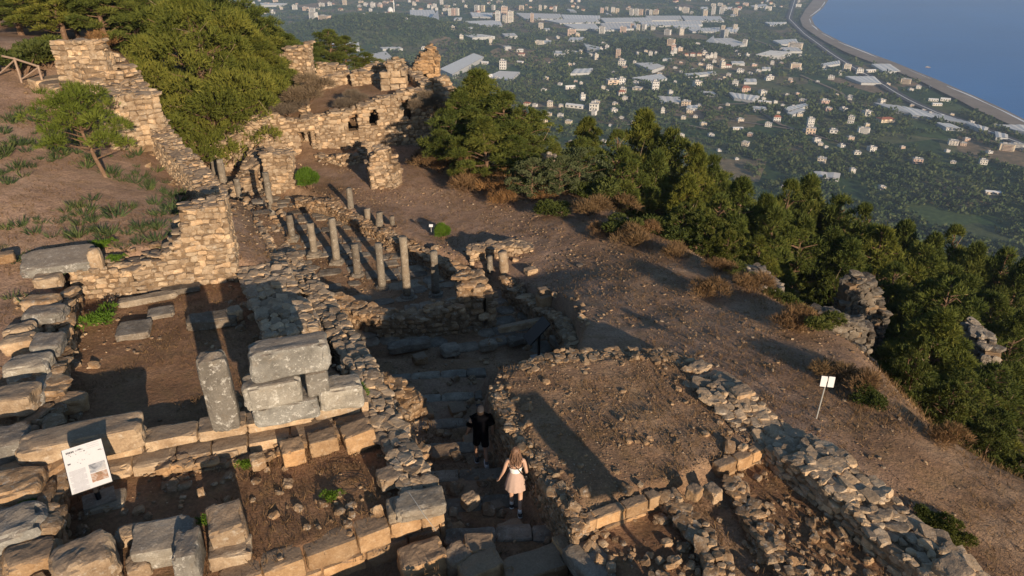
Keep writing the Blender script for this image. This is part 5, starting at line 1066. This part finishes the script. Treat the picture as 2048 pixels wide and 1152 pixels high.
def b_house(name, w_, d_, h, floors, roof, mat_, nwin=3, tank=True):
    o = thing(name, 'x', 'house'); bx('wall', (0,0,h/2-1), (w_/2,d_/2,h/2+1), mat_, o)
    if roof == 'flat':
        mb = MB(); V, Q = box((0,0,h+.2), (w_/2+.5,d_/2+.5,.2)); mb.add(V, Q); V, Q = box((-w_*.2,0,h+1.3), (w_*.14,d_*.2,.9)); mb.add(V, Q); mb.build('roof', M_RF, o)
    elif roof == 'hip':
        mb = MB(); e = .7; a, b_ = w_/2+e, d_/2+e; V = [[-a,-b_,h],[a,-b_,h],[a,b_,h],[-a,b_,h],[-a*.45,0,h+2.3],[a*.45,0,h+2.3]]; mb.add(V, [[0,1,5,4],[2,3,4,5],[0,3,2,1]], [[1,2,5],[3,0,4]]); mb.build('roof', M_RT, o)
    elif roof == 'gable':
        mb = MB(); a, b_ = w_/2+.4, d_/2+.4; V = [[-a,-b_,h],[a,-b_,h],[a,b_,h],[-a,b_,h],[-a,0,h+1.3],[a,0,h+1.3]]; mb.add(V, [[0,1,5,4],[2,3,4,5],[0,3,2,1]], [[1,2,5],[3,0,4]]); mb.build('roof', M_TANK, o)
    fh = h/floors
    for f in range(floors):
        if floors > 4:
            bx('window_band', (0, -d_/2-.03, f*fh+fh*.55), (w_*.42, .06, fh*.22), M_GL, o); bx('balcony', (0,-d_/2-.7,f*fh+fh*.12), (w_*.32,.7,.35), mat_, o)
        else:
            for sx in np.linspace(-w_/2, w_/2, nwin*2+1)[1::2]: bx('window', (sx,-d_/2-.03,f*fh+fh*.55), (w_/nwin*.24,.06,fh*.24), M_GL, o)
            if f: bx('balcony', (w_*.12,-d_/2-.8,f*fh+.1), (w_*.3,.8,.16), mat_, o)
    if tank: 
        mb = MB(); V, Q, T = tube([(w_*.1-.8,0,h+1.4),(w_*.1+.8,0,h+1.4)], .55, 8); mb.add(V, Q, T); mb.build('water_tank', M_TANK, o)
    return o
PB = {'h': [b_house('house', 11, 9, 6.2, 2, 'flat', M_HW), b_house('house', 12, 9, 6.0, 2, 'flat', M_HP), b_house('house', 9, 9, 3.6, 1, 'flat', M_HW, 2), b_house('house', 10, 9, 9.0, 3, 'flat', M_HW)],
      'r': [b_house('house', 11, 9, 6, 2, 'hip', M_HW, tank=False), b_house('house', 12, 9, 5.5, 2, 'hip', M_HP, tank=False)],
      'l': [b_house('shed', 26, 9, 3.5, 1, 'gable', M_HW, 4, False)], 't': [b_house('apartment_tower', 18, 15, 30, 9, 'flat', M_HW, 4), b_house('apartment_tower', 18, 15, 30, 9, 'flat', M_HP, 4)],
      'b': [b_house('apartment_block', 30, 12, 13, 5, 'flat', M_HP, 7), b_house('apartment_block', 26, 12, 13, 5, 'flat', M_HW, 6)]}
bpy.context.view_layer.update(); reg(None)
DIM = {'h': (11, 6.2), 'r': (11, 7.5), 'l': (26, 4.5), 't': (18, 31), 'b': (28, 14)}
HL = """505 8 10 4 l;530 20 6 4 h;477 24 9 6 h;515 27 8 5 h;532 27 7 4 h;546 28 8 4 h;465 19 6 4 h;628 40 14 15 t;650 40 24 9 b;625 26 12 10 t;590 19 11 9 b;612 21 12 7 b;644 14 12 8 b;660 13 9 5 h;690 12 8 12 t;720 15 9 6 h;732 13 8 6 h;746 15 9 6 h;760 15 8 6 h;829 11 7 5 h;728 32 6 4 h;755 32 7 4 h;772 31 7 4 h;813 39 7 4 h
828 11 6 6 h;857 16 6 4 h;883 9 7 6 t;899 31 6 14 t;907 31 7 14 t;915 31 6 14 t;954 23 9 12 t;966 23 7 12 t;987 20 6 9 t;996 45 10 22 t;1008 41 13 27 t;1021 45 11 22 t;1010 46 9 15 t;1043 21 10 10 t;1080 23 6 12 t;1110 23 5 9 t;1064 44 7 17 t;1081 58 10 12 t;1143 72 16 14 b;1155 73 8 6 h;1204 67 12 14 t;906 58 7 8 h;923 79 8 8 h;963 76 6 4 h;982 87 9 7 h;1078 90 20 9 b;1040 102 9 4 l;1043 112 13 6 r;1115 77 9 6 h;1094 84 4 5 h;1117 105 9 3 l;1134 105 7 3 h;1150 105 9 3 l;1161 106 6 5 h;1202 102 8 9 h;1214 97 7 6 h;1206 92 8 6 h;1192 119 9 7 h;848 99 12 7 h;865 103 14 7 h;1006 138 15 11 h;970 129 15 6 l;1040 126 10 4 l;1139 132 7 5 h;1148 130 6 5 h;1182 112 9 4 h
1203 26 7 9 t;1213 24 6 8 t;1225 27 8 12 t;1234 27 7 9 t;1263 31 8 13 t;1273 31 8 13 t;1282 31 7 12 t;1294 29 6 8 t;1301 30 5 9 t;1312 29 10 9 b;1371 26 15 11 b;1383 29 6 5 h;1409 32 9 11 t;1426 31 8 18 t;1443 28 10 13 t;1470 31 9 14 t;1490 12 12 6 b;1511 20 7 6 h;1535 21 15 8 b;1548 13 7 6 h;1246 65 12 12 b;1276 61 7 10 t;1288 61 7 10 t;1264 59 6 8 t;1306 60 8 6 h;1335 70 14 11 b;1362 70 10 8 h;1342 89 8 11 b;1347 97 8 8 h;1376 83 13 6 h;1395 90 9 4 h;1443 75 7 16 t;1451 77 7 17 t;1445 63 6 12 t;1469 61 8 12 t;1489 93 6 9 t;1236 114 3 12 t;1244 131 14 9 h;1301 111 8 5 h;1312 107 8 5 h;1344 111 7 7 h;1350 105 8 6 h;1360 101 9 6 h;1372 112 8 5 r;1385 112 10 6 r;1398 111 9 5 r;1409 109 11 9 h;1415 117 9 6 h;1423 116 7 8 h;1430 117 7 7 h;1408 122 8 5 h;1428 127 8 6 h;1444 137 10 9 h;1455 136 13 7 r;1507 133 10 5 h;1494 113 9 8 h;1350 138 8 4 h;1418 139 13 8 h;1388 140 8 3 l;1297 130 10 4 l;1269 128 5 4 h;1590 98 30 13 b;1560 115 7 4 h;1565 119 8 5 h;1544 130 8 5 h;1562 130 6 5 h;1590 137 20 11 b;1540 158 14 10 h
1394 173 16 10 h;1470 171 11 9 h;1490 183 16 11 r;1310 181 15 12 h;1275 179 21 7 h;1243 168 14 11 h;1340 192 10 7 h;1372 211 16 9 h;1398 212 10 6 h;1250 201 11 7 h;1246 187 13 10 h;1524 190 15 6 h;1535 160 13 8 h;1605 205 14 6 h;1553 243 14 12 r;1620 251 14 10 h;1620 268 17 13 h;1525 206 8 5 l;1533 207 9 5 l;1475 259 14 5 l;1500 148 10 5 h;1516 146 10 6 h;1480 146 14 7 h;1457 153 9 4 h;1648 139 10 8 h;1600 140 8 4 h;1325 228 8 8 h;1500 272 9 6 h
1140 178 21 7 l;1162 168 8 6 h;1165 201 10 12 h;1150 215 38 7 l;1188 221 17 14 h;1188 230 10 6 h;1228 224 15 10 h;1054 211 12 7 r;1070 213 9 5 h;1100 213 12 7 h;1228 168 28 9 h;1243 190 15 9 r;1250 201 10 8 h;994 161 9 6 h;975 158 20 9 l;1122 214 9 5 h;1206 178 9 4 h;1214 182 7 4 h;1120 170 8 4 h
1692 142 14 14 b;1718 148 14 7 h;1811 167 17 10 b;1740 144 22 5 l;1648 210 15 10 h;1686 221 15 9 h;1700 196 9 5 h;1733 231 16 9 h;1701 246 13 9 h;1770 243 28 9 r;1726 266 21 12 b;1666 265 18 10 h;1860 231 10 6 h;1877 233 18 4 l;1866 202 16 5 l;1890 202 14 6 l;1873 211 14 5 l;1905 289 19 6 h;1926 291 10 6 h;2012 300 16 14 b;2032 298 18 9 b;1990 252 8 5 h;1965 328 14 9 h;1984 388 18 7 l;1821 181 9 4 h;1836 177 10 4 h;1861 175 7 4 h;1662 158 12 6 h;1680 150 7 5 h;1855 138 8 4 h;1635 165 9 5 h;1568 378 9 5 h;1763 378 10 6 h;1704 345 7 4 h;1610 262 11 5 h;1640 290 8 5 h"""
FAR = []; kc = {}
used_b = set()
for line in HL.replace('\n', ';').split(';'):
    if not line.strip(): continue
    u, v, w_, h_, k = line.split(); u, v, w_, h_ = map(float, (u, v, w_, h_)); p = G(u, v); zc = p[1]*CP-(p[2]-CAMZ)*SP
    W_ = w_*zc/FPX; H_ = h_*zc/FPX*1.0; bw, bh = DIM[k]; lst = PB[k]; kc[k] = kc.get(k, -1)+1; idx = {'h': [0,3,1,2,0,0,3,2], 'r': [0,1], 'l': [0], 't': [0,0,1], 'b': [0,1]}[k]; ix = idx[kc[k] % len(idx)]
    src = lst[ix]
    sx, sz = W_/bw/1.05, np.clip(H_/bh, .5, 2.2); sx = np.clip(sx, .5, 2.2); sy = np.clip(sx, .6, 1.4)
    dl = {'h': ['two storey white flat roofed house', 'cream flat roofed house', 'small white single storey house', 'three storey white house'], 'r': ['red roofed house']*2, 'l': ['long low white shed'], 't': ['white apartment tower', 'cream apartment tower'], 'b': ['cream apartment block', 'white apartment block']}[k]; desc = dl[ix]
    o = put(src, p, random.uniform(-.55, .25), (sx, sy, sz), None, {'h': 'house', 'r': 'house', 'l': 'shed', 't': 'tower block', 'b': 'apartment block'}[k], None, desc, lm='far'); FAR.append((p[0], p[1], W_*.7)); used_b.add(src.name)
for _ in range(150):                                # more small houses between the groves
    u = rg.uniform(1080, 1980); v = rg.uniform(100, 330)
    if v < 80+(u-1100)*.0 or u > 1150+ (v+120)*2.0+250: continue
    if u > 1500+(v)*2.2-60: continue
    p = G(u, v); ix = int(rg.integers(0, 3)); s = rg.uniform(.4, .8)
    if any((p[0]-a)**2+(p[1]-b)**2 < (c+9)**2 for a, b, c in FAR): continue
    put(PB['h'][ix], p, rg.uniform(-.6, .3), (s, s, s), None, 'house', None, ['two storey white flat roofed house', 'cream flat roofed house', 'small white single storey house'][ix], lm='far'); FAR.append((p[0], p[1], 8))
for _ in range(85):                                # the far town along the top of the view
    u = rg.uniform(450, 1600); v = rg.uniform(1, 30) if u < 1000 else rg.uniform(1, 24); p = G(u, v)
    if any((p[0]-a)**2+(p[1]-b)**2 < (c+10)**2 for a, b, c in FAR): continue
    k = rg.choice(['h', 'b', 'r']); s = {'h': 1.1, 'b': .7, 'r': 1.0}[k]*rg.uniform(.6, 1.1)
    put(PB[k][int(rg.integers(0, 2))] if k != 'h' else PB['h'][3], p, rg.uniform(-.6, .6), (s, s, s), None, 'apartment block' if k == 'b' else 'house', None, {'h': 'three storey white house', 'b': 'apartment block of the far town', 'r': 'red roofed house'}[k], lm='far'); FAR.append((p[0], p[1], 10))
mp2 = G(781, 24); o = thing('mosque', 'white mosque with slender pointed minaret in the far town', 'mosque', mp2)
mb = MB(); V, Q, T = rings([(0,0,0,9,9),(0,0,7,9,9),(0,0,9,8,8),(0,0,13,5,5),(0,0,15,1.5,1.5)], 16, cap=True); mb.add(V, Q, T); mb.build('dome', M_TANK, o, smooth=True)
mb = MB(); V, Q, T = tube([(12,0,0),(12,0,22),(12,0,22.5),(12,0,30),(12,0,38)], [1.6,1.5,2.4,1.3,.1], 10); mb.add(V, Q, T); mb.build('minaret', M_TANK, o)
# greenhouses
M_GH = wallmat('greenhouse_film', [(.58,.59,.60), (.68,.68,.66), (.62,.60,.57), (.72,.72,.70)]); M_GHW = flat('greenhouse_side', (.40,.41,.42), .6)
GHL = [[(658,89),(718,88),(720,108),(678,110)],[(718,120),(772,106),(784,120),(742,138)],[(880,148),(948,110),(968,122),(905,160)],[(972,158),(1000,146),(1040,148),(1020,166)],[(912,58),(965,74),(990,82),(945,81)],
 [(820,30),(868,30),(872,39),(820,40)],[(850,42),(877,42),(880,51),(858,52)],[(925,46),(1000,44),(1005,55),(965,54)],[(940,28),(985,29),(985,37),(945,36)],[(1032,29),(1120,31),(1125,40),(1050,41)],[(1122,32),(1200,34),(1200,41),(1128,41)],
 [(1090,43),(1190,40),(1200,47),(1120,49)],[(1200,39),(1300,38),(1305,46),(1210,48)],[(1125,51),(1190,50),(1200,62),(1150,61)],[(1200,49),(1270,48),(1275,60),(1210,64)],[(1280,47),(1400,45),(1405,53),(1285,55)],[(1290,34),(1360,34),(1365,43),(1300,43)],
 [(1362,34),(1440,36),(1448,45),(1370,44)],[(1340,50),(1395,50),(1402,59),(1350,58)],[(1372,60),(1440,58),(1438,66),(1385,66)],[(1452,58),(1478,58),(1472,67),(1455,67)],[(1529,47),(1573,47),(1558,53),(1540,53)],[(1420,83),(1460,82),(1492,93),(1452,96)],[(1395,92),(1425,88),(1432,94),(1402,96)],
 [(1270,131),(1308,129),(1329,139),(1303,148)],[(1264,160),(1322,152),(1334,161),(1300,168)],[(1368,152),(1428,147),(1434,151),(1374,157)],[(1315,197),(1360,199),(1361,210),(1322,211)],[(1457,189),(1519,197),(1506,207),(1468,201)],[(1566,221),(1612,211),(1617,216),(1576,227)],[(1573,231),(1603,221),(1610,225),(1584,235)],
 [(1640,132),(1678,125),(1680,131),(1648,136)],[(1742,132),(1779,132),(1800,146),(1768,148)],[(1690,157),(1748,157),(1762,171),(1722,170)],[(1746,210),(1800,217),(1822,232),(1790,226)],[(1802,217),(1840,225),(1880,243),(1824,236)],[(1842,225),(1900,240),(1935,254),(1882,246)],[(1902,240),(1975,262),(1968,269),(1938,257)],
 [(1870,250),(1900,253),(1925,264),(1890,260)],[(1995,255),(2060,255),(2075,276),(2030,267)],[(1988,268),(2014,275),(2014,282),(1990,281)],[(1626,349),(1680,353),(1676,364),(1632,360)],[(1545,84),(1592,81),(1597,91),(1562,92)],[(1560,99),(1594,98),(1604,107),(1570,106)],[(520,8),(575,9),(560,15),(522,15)],[(450,12),(480,12),(470,17),(452,17)],
 [(760,98),(800,97),(806,103),(766,104)],[(1510,113),(1540,107),(1582,112),(1560,119)],[(1500,14),(1530,10),(1536,14),(1510,18)]]
GP = []
rq = np.random.default_rng(21)
for _ in range(400):
    if len(GHL) > 76: break
    u = rq.uniform(470, 1560); v = rq.uniform(14, 235); w_ = rq.uniform(10, 26)*(.6+v/160); h_ = w_*rq.uniform(.12, .22)+1.5; sk = rq.uniform(-.5, .8)*h_*2
    if u < 900 and v > 30 or v > 60+(u-880)*.35 or (1190 < u < 1420 and 60 < v < 100): continue
    p = G(u, v); wm = w_/FPX*p[1]
    if any((p[0]-a)**2+(p[1]-b)**2 < (c+wm*.62)**2 for a, b, c in FAR) or any(np.hypot(u-sum(q[0] for q in g_)/4, (v-sum(q[1] for q in g_)/4)*3) < w_+35 for g_ in GHL): continue
    GHL.append([(u-w_/2, v-h_/2), (u+w_/2, v-h_/2+sk*.2), (u+w_/2+sk, v+h_/2+sk*.2), (u-w_/2+sk, v+h_/2)])
for i, qd in enumerate(GHL):
    a, b_, c, d = [G(*q) for q in qd]; zz = max(p[2] for p in (a, b_, c, d)); cen = (a+b_+c+d)/4; zz = cen[2] if max(p[2] for p in (a,b_,c,d))-min(p[2] for p in (a,b_,c,d)) > 12 else zz
    o = thing('greenhouse', None, 'greenhouse', (cen[0], cen[1], zz)); AUTO.append((o, 'pale plastic covered greenhouse', cen, 'far')); GP.append(np.array([a, b_, c, d]))
    L = lambda p, z: np.array([p[0]-cen[0], p[1]-cen[1], z])
    ns = int(np.clip(np.linalg.norm((b_-a)[:2])/9, 2, 26)); mb = MB(); V = []
    for k in range(2*ns+1):
        t = k/(2*ns); z = 3.6+(.55 if k % 2 else 0); V += [L(a*(1-t)+b_*t, z), L(d*(1-t)+c*t, z)]
    mb.add(V, [[2*k, 2*k+1, 2*k+3, 2*k+2] for k in range(2*ns)]); mb.build('roof', M_GH, o)
    mb = MB(); cs4 = [L(p, 3.58) for p in (a, b_, c, d)]+[L(p, -6) for p in (a, b_, c, d)]; mb.add(cs4, [[0,1,5,4],[1,2,6,5],[2,3,7,6],[3,0,4,7]]); mb.build('wall', M_GHW, o)
# brown terraced yard with sheds on the slope
# woodland and groves covering the valley, as one mass
def groves(n_, d0, d1, blade_n, name, hgt, seed, bare=.2):
    rg = np.random.default_rng(seed); th = rg.uniform(-.54, .76, n_*3); r_ = np.exp(rg.uniform(np.log(d0), np.log(d1), n_*3)); x = r_*np.sin(th); y = r_*np.cos(th); s_ = sdist(x, y); q = np.stack([x, y], -1)
    m_ = (s_ > 70) & (fbm(q, .012, 4, 120) > -bare) & (rg.random(len(x)) < np.clip(.95+.6*vnoise(q, .03, 121), .35, 1))
    cx = np.interp(y, il[::-1, 1], il[::-1, 0]); m_ &= (x < cx-6)
    rdp = np.array([P(u, v, SEA+3)[:2] for u, v in RD]); m_ &= np.abs(x-np.interp(y, rdp[::-1, 1], rdp[::-1, 0])) > 14
    x, y = x[m_], y[m_]; k_ = np.ones(len(x), bool)
    for a, b_, c in FAR: k_ &= (x-a)**2+(y-b_)**2 > (c+5)**2
    for a, b_, c in FAR: k_ &= ~((np.abs(x-a*(.985)) < c*.8) & (y > b_-22) & (y < b_))
    for g4 in GP: k_ &= ~pin(x, y, (g4[:, :2]-g4[:, :2].mean(0))*1.06+g4[:, :2].mean(0))
    x, y = x[k_][:n_], y[k_][:n_]; n2 = len(x); z = H(x, y, False); s = hgt*(.5+.7*rg.random(n2)); mb = MB(); tn_ = rg.random(n2)
    print(name, n2)
    for j in range(blade_n):
        d = rg.normal(0, 1, (n2, 3)); d /= np.linalg.norm(d, axis=1)[:, None]; d[:, 2] = np.abs(d[:, 2]); pos = np.stack([x, y, z+s*.25], -1)+d*(s*.5)[:, None]*np.array([1, 1, 1.1])
        blades(mb, pos, d+rg.normal(0, .7, (n2, 3)), s*.5, s*.42, rg, np.clip(tn_*.7+.3*rg.random(n2), 0, 1), taper=.6)
    return tag(mb.build(name, M_GROVE), kind='stuff')
M_GROVE = leaf_mat('grove_leaves', (.03,.055,.02), (.06,.09,.03), (.12,.135,.055), .2)
groves(10500, 90, 480, 20, 'hillside_woodland', 4.5, 301, .7)
groves(18000, 400, 1150, 12, 'valley_groves', 5.2, 302, .6)
groves(13000, 1050, 3300, 7, 'far_groves', 7.0, 303, .35)
rg2 = np.random.default_rng(77); nh = 5200; a_ = rg2.normal(0, 1, (nh, 2)); k_ = rg2.random(nh) < .7
hx = np.where(k_, -330+a_[:, 0]*150, 320+a_[:, 0]*90); hy = np.where(k_, 1740+a_[:, 1]*110, 1500+a_[:, 1]*55); kk = np.ones(nh, bool)
for a, b_, c in FAR: kk &= (hx-a)**2+(hy-b_)**2 > (c+8)**2
hx, hy = hx[kk], hy[kk]; hz_ = H(hx, hy, False); s = 6.5*(.5+.7*rg2.random(len(hx))); mb = MB(); tn_ = rg2.random(len(hx))
for j in range(9):
    d = rg2.normal(0, 1, (len(hx), 3)); d /= np.linalg.norm(d, axis=1)[:, None]; d[:, 2] = np.abs(d[:, 2]); blades(mb, np.stack([hx, hy, hz_+s*.25], -1)+d*(s*.5)[:, None], d+rg2.normal(0, .7, d.shape), s*.5, s*.42, rg2, np.clip(tn_*.6+.2*rg2.random(len(hx)), 0, 1), taper=.6)
tag(mb.build('hill_woodland', M_GROVE), kind='stuff')
# ------------------------------------------------------------------ haze
mb = MB(); V, Q = box((500, 2300, -105), (4600, 2850, 126)); mb.add(V, Q); hz = mb.build('haze', []); tag(hz, kind='stuff')
hm = bpy.data.materials.new('haze'); hm.use_nodes = True; n = hm.node_tree; n.nodes.clear(); ou = n.nodes.new('ShaderNodeOutputMaterial'); vo = n.nodes.new('ShaderNodeVolumePrincipled')
vo.inputs['Color'].default_value = (.48,.63,.92,1); vo.inputs['Density'].default_value = .00015; vo.inputs['Anisotropy'].default_value = .0; n.links.new(vo.outputs[0], ou.inputs['Volume']); hz.data.materials.append(hm)
# ------------------------------------------------------------------ labels that single each thing out
ORD = ['', 'second ', 'third ', 'fourth ', 'fifth ', 'sixth ', 'seventh ', 'eighth ', 'ninth ', 'tenth ', 'eleventh ', 'twelfth ', 'thirteenth ', 'fourteenth ', 'fifteenth ', 'sixteenth ', 'seventeenth ', 'eighteenth ', 'nineteenth ', 'twentieth ']
TENS = {20: 'twenty', 30: 'thirty', 40: 'forty', 50: 'fifty', 60: 'sixty', 70: 'seventy'}
def ordn(k):
    if k < 20: return ORD[k]
    t, r_ = (k+1)//10*10, (k+1) % 10
    return TENS[t][:-1]+'ieth ' if r_ == 0 else TENS[t]+'-'+(['first ']+ORD[1:])[r_-1]
LMN = [((1632,838,.95),'the twin panel sign'),((170,250,2.9),'the young bright pine'),((622,388,-1.4),'the bright green bush'),((1695,700,-4),'the tall grey wall slab'),((206,1000,1),'the white information board'),((1062,543,-1.2),'the pale boulder'),
       ((770,370,-1.4),'the tapering pier'),((1318,480,-2),'the small pale wall stub'),((1520,570,-2),'the slanting pale wall strip'),((1925,1150,1.2),'the bottom end of the right wall'),((640,120,0),'the high pale wall'),((860,150,0),'the reddish double pier'),((430,700,1.2),'the upright grey pillar'),((40,170,5),'the timber railing')]
LMN = [(P(*a), b) for a, b in LMN]+[(np.array([28.,60,-20]),'the wood top below the coast'),(np.array([20.,24,-9]),'the right edge of the photo'),(np.array([8.,48,-6]),'the lone gap right of the ruins'),(np.array([-26.,62,7]),'the top left corner')]
LMF = [((781,24),'the mosque'),((1010,40),'the big tower cluster'),((1590,98),'the long beach hotel'),((1447,70),'the twin slim towers'),((1860,240),'the long coastal greenhouse'),((1590,222),'the striped sheds'),((1340,205),'the bluish greenhouse'),((690,98),'the greenhouse behind the ruins'),
       ((1410,112),'the red roofed hamlet'),((2010,290),'the block by the right edge'),((1165,215),'the long white shed'),((920,135),'the slanting grey greenhouse'),((1300,25),'the row of far towers'),((1810,165),'the white block by the beach'),((640,38),'the tall block beyond the hill'),((1205,62),'the tower by the greenhouse plain'),((1500,200),'the pale green greenhouse'),((1790,160),'the greenhouse by the road'),((1300,140),'the rounded white greenhouse'),((1650,355),'the greenhouse below the pines'),((1725,260),'the grey block on the hill')]
LMF = [(G(*a), b) for a, b in LMF]
grp = {}
for o, desc, pos, lm in AUTO:
    L = LMN if lm == 'near' else LMF; ds = [np.hypot(*(pos-l[0])[:2]) for l in L]; i = int(np.argmin(ds)); grp.setdefault((desc, i, lm), []).append((ds[i], o))
PL = {}
for (desc, i, lm), l in grp.items():
    l.sort(key=lambda t: t[0]); nm = (LMN if lm == 'near' else LMF)[i][1]
    for k, (_, o) in enumerate(l):
        o['label'] = f'{desc}, {ordn(k)}nearest to {nm}'
        o['group'] = {'pine': 'pines of the wood', 'dry ': 'dry bushes of the plateau'}.get(desc[:4], desc+' repeats')
# prototypes that were never placed
KILL = []; KILL2 = []
for o in list(bpy.data.objects):
    if o.parent is None and o.get('label') == 'x': KILL.append(o)
for o in KILL: KILL2 += list(KIDS.get(o, []))
for o in KILL+KILL2: bpy.data.objects.remove(o)
for o in bpy.data.objects:
    if o.parent is not None:
        for k in ('category', 'label', 'group'):
            if k in o: del o[k]
print('objects', len(bpy.data.objects), 'faces', sum(len(m.polygons) for m in bpy.data.meshes))
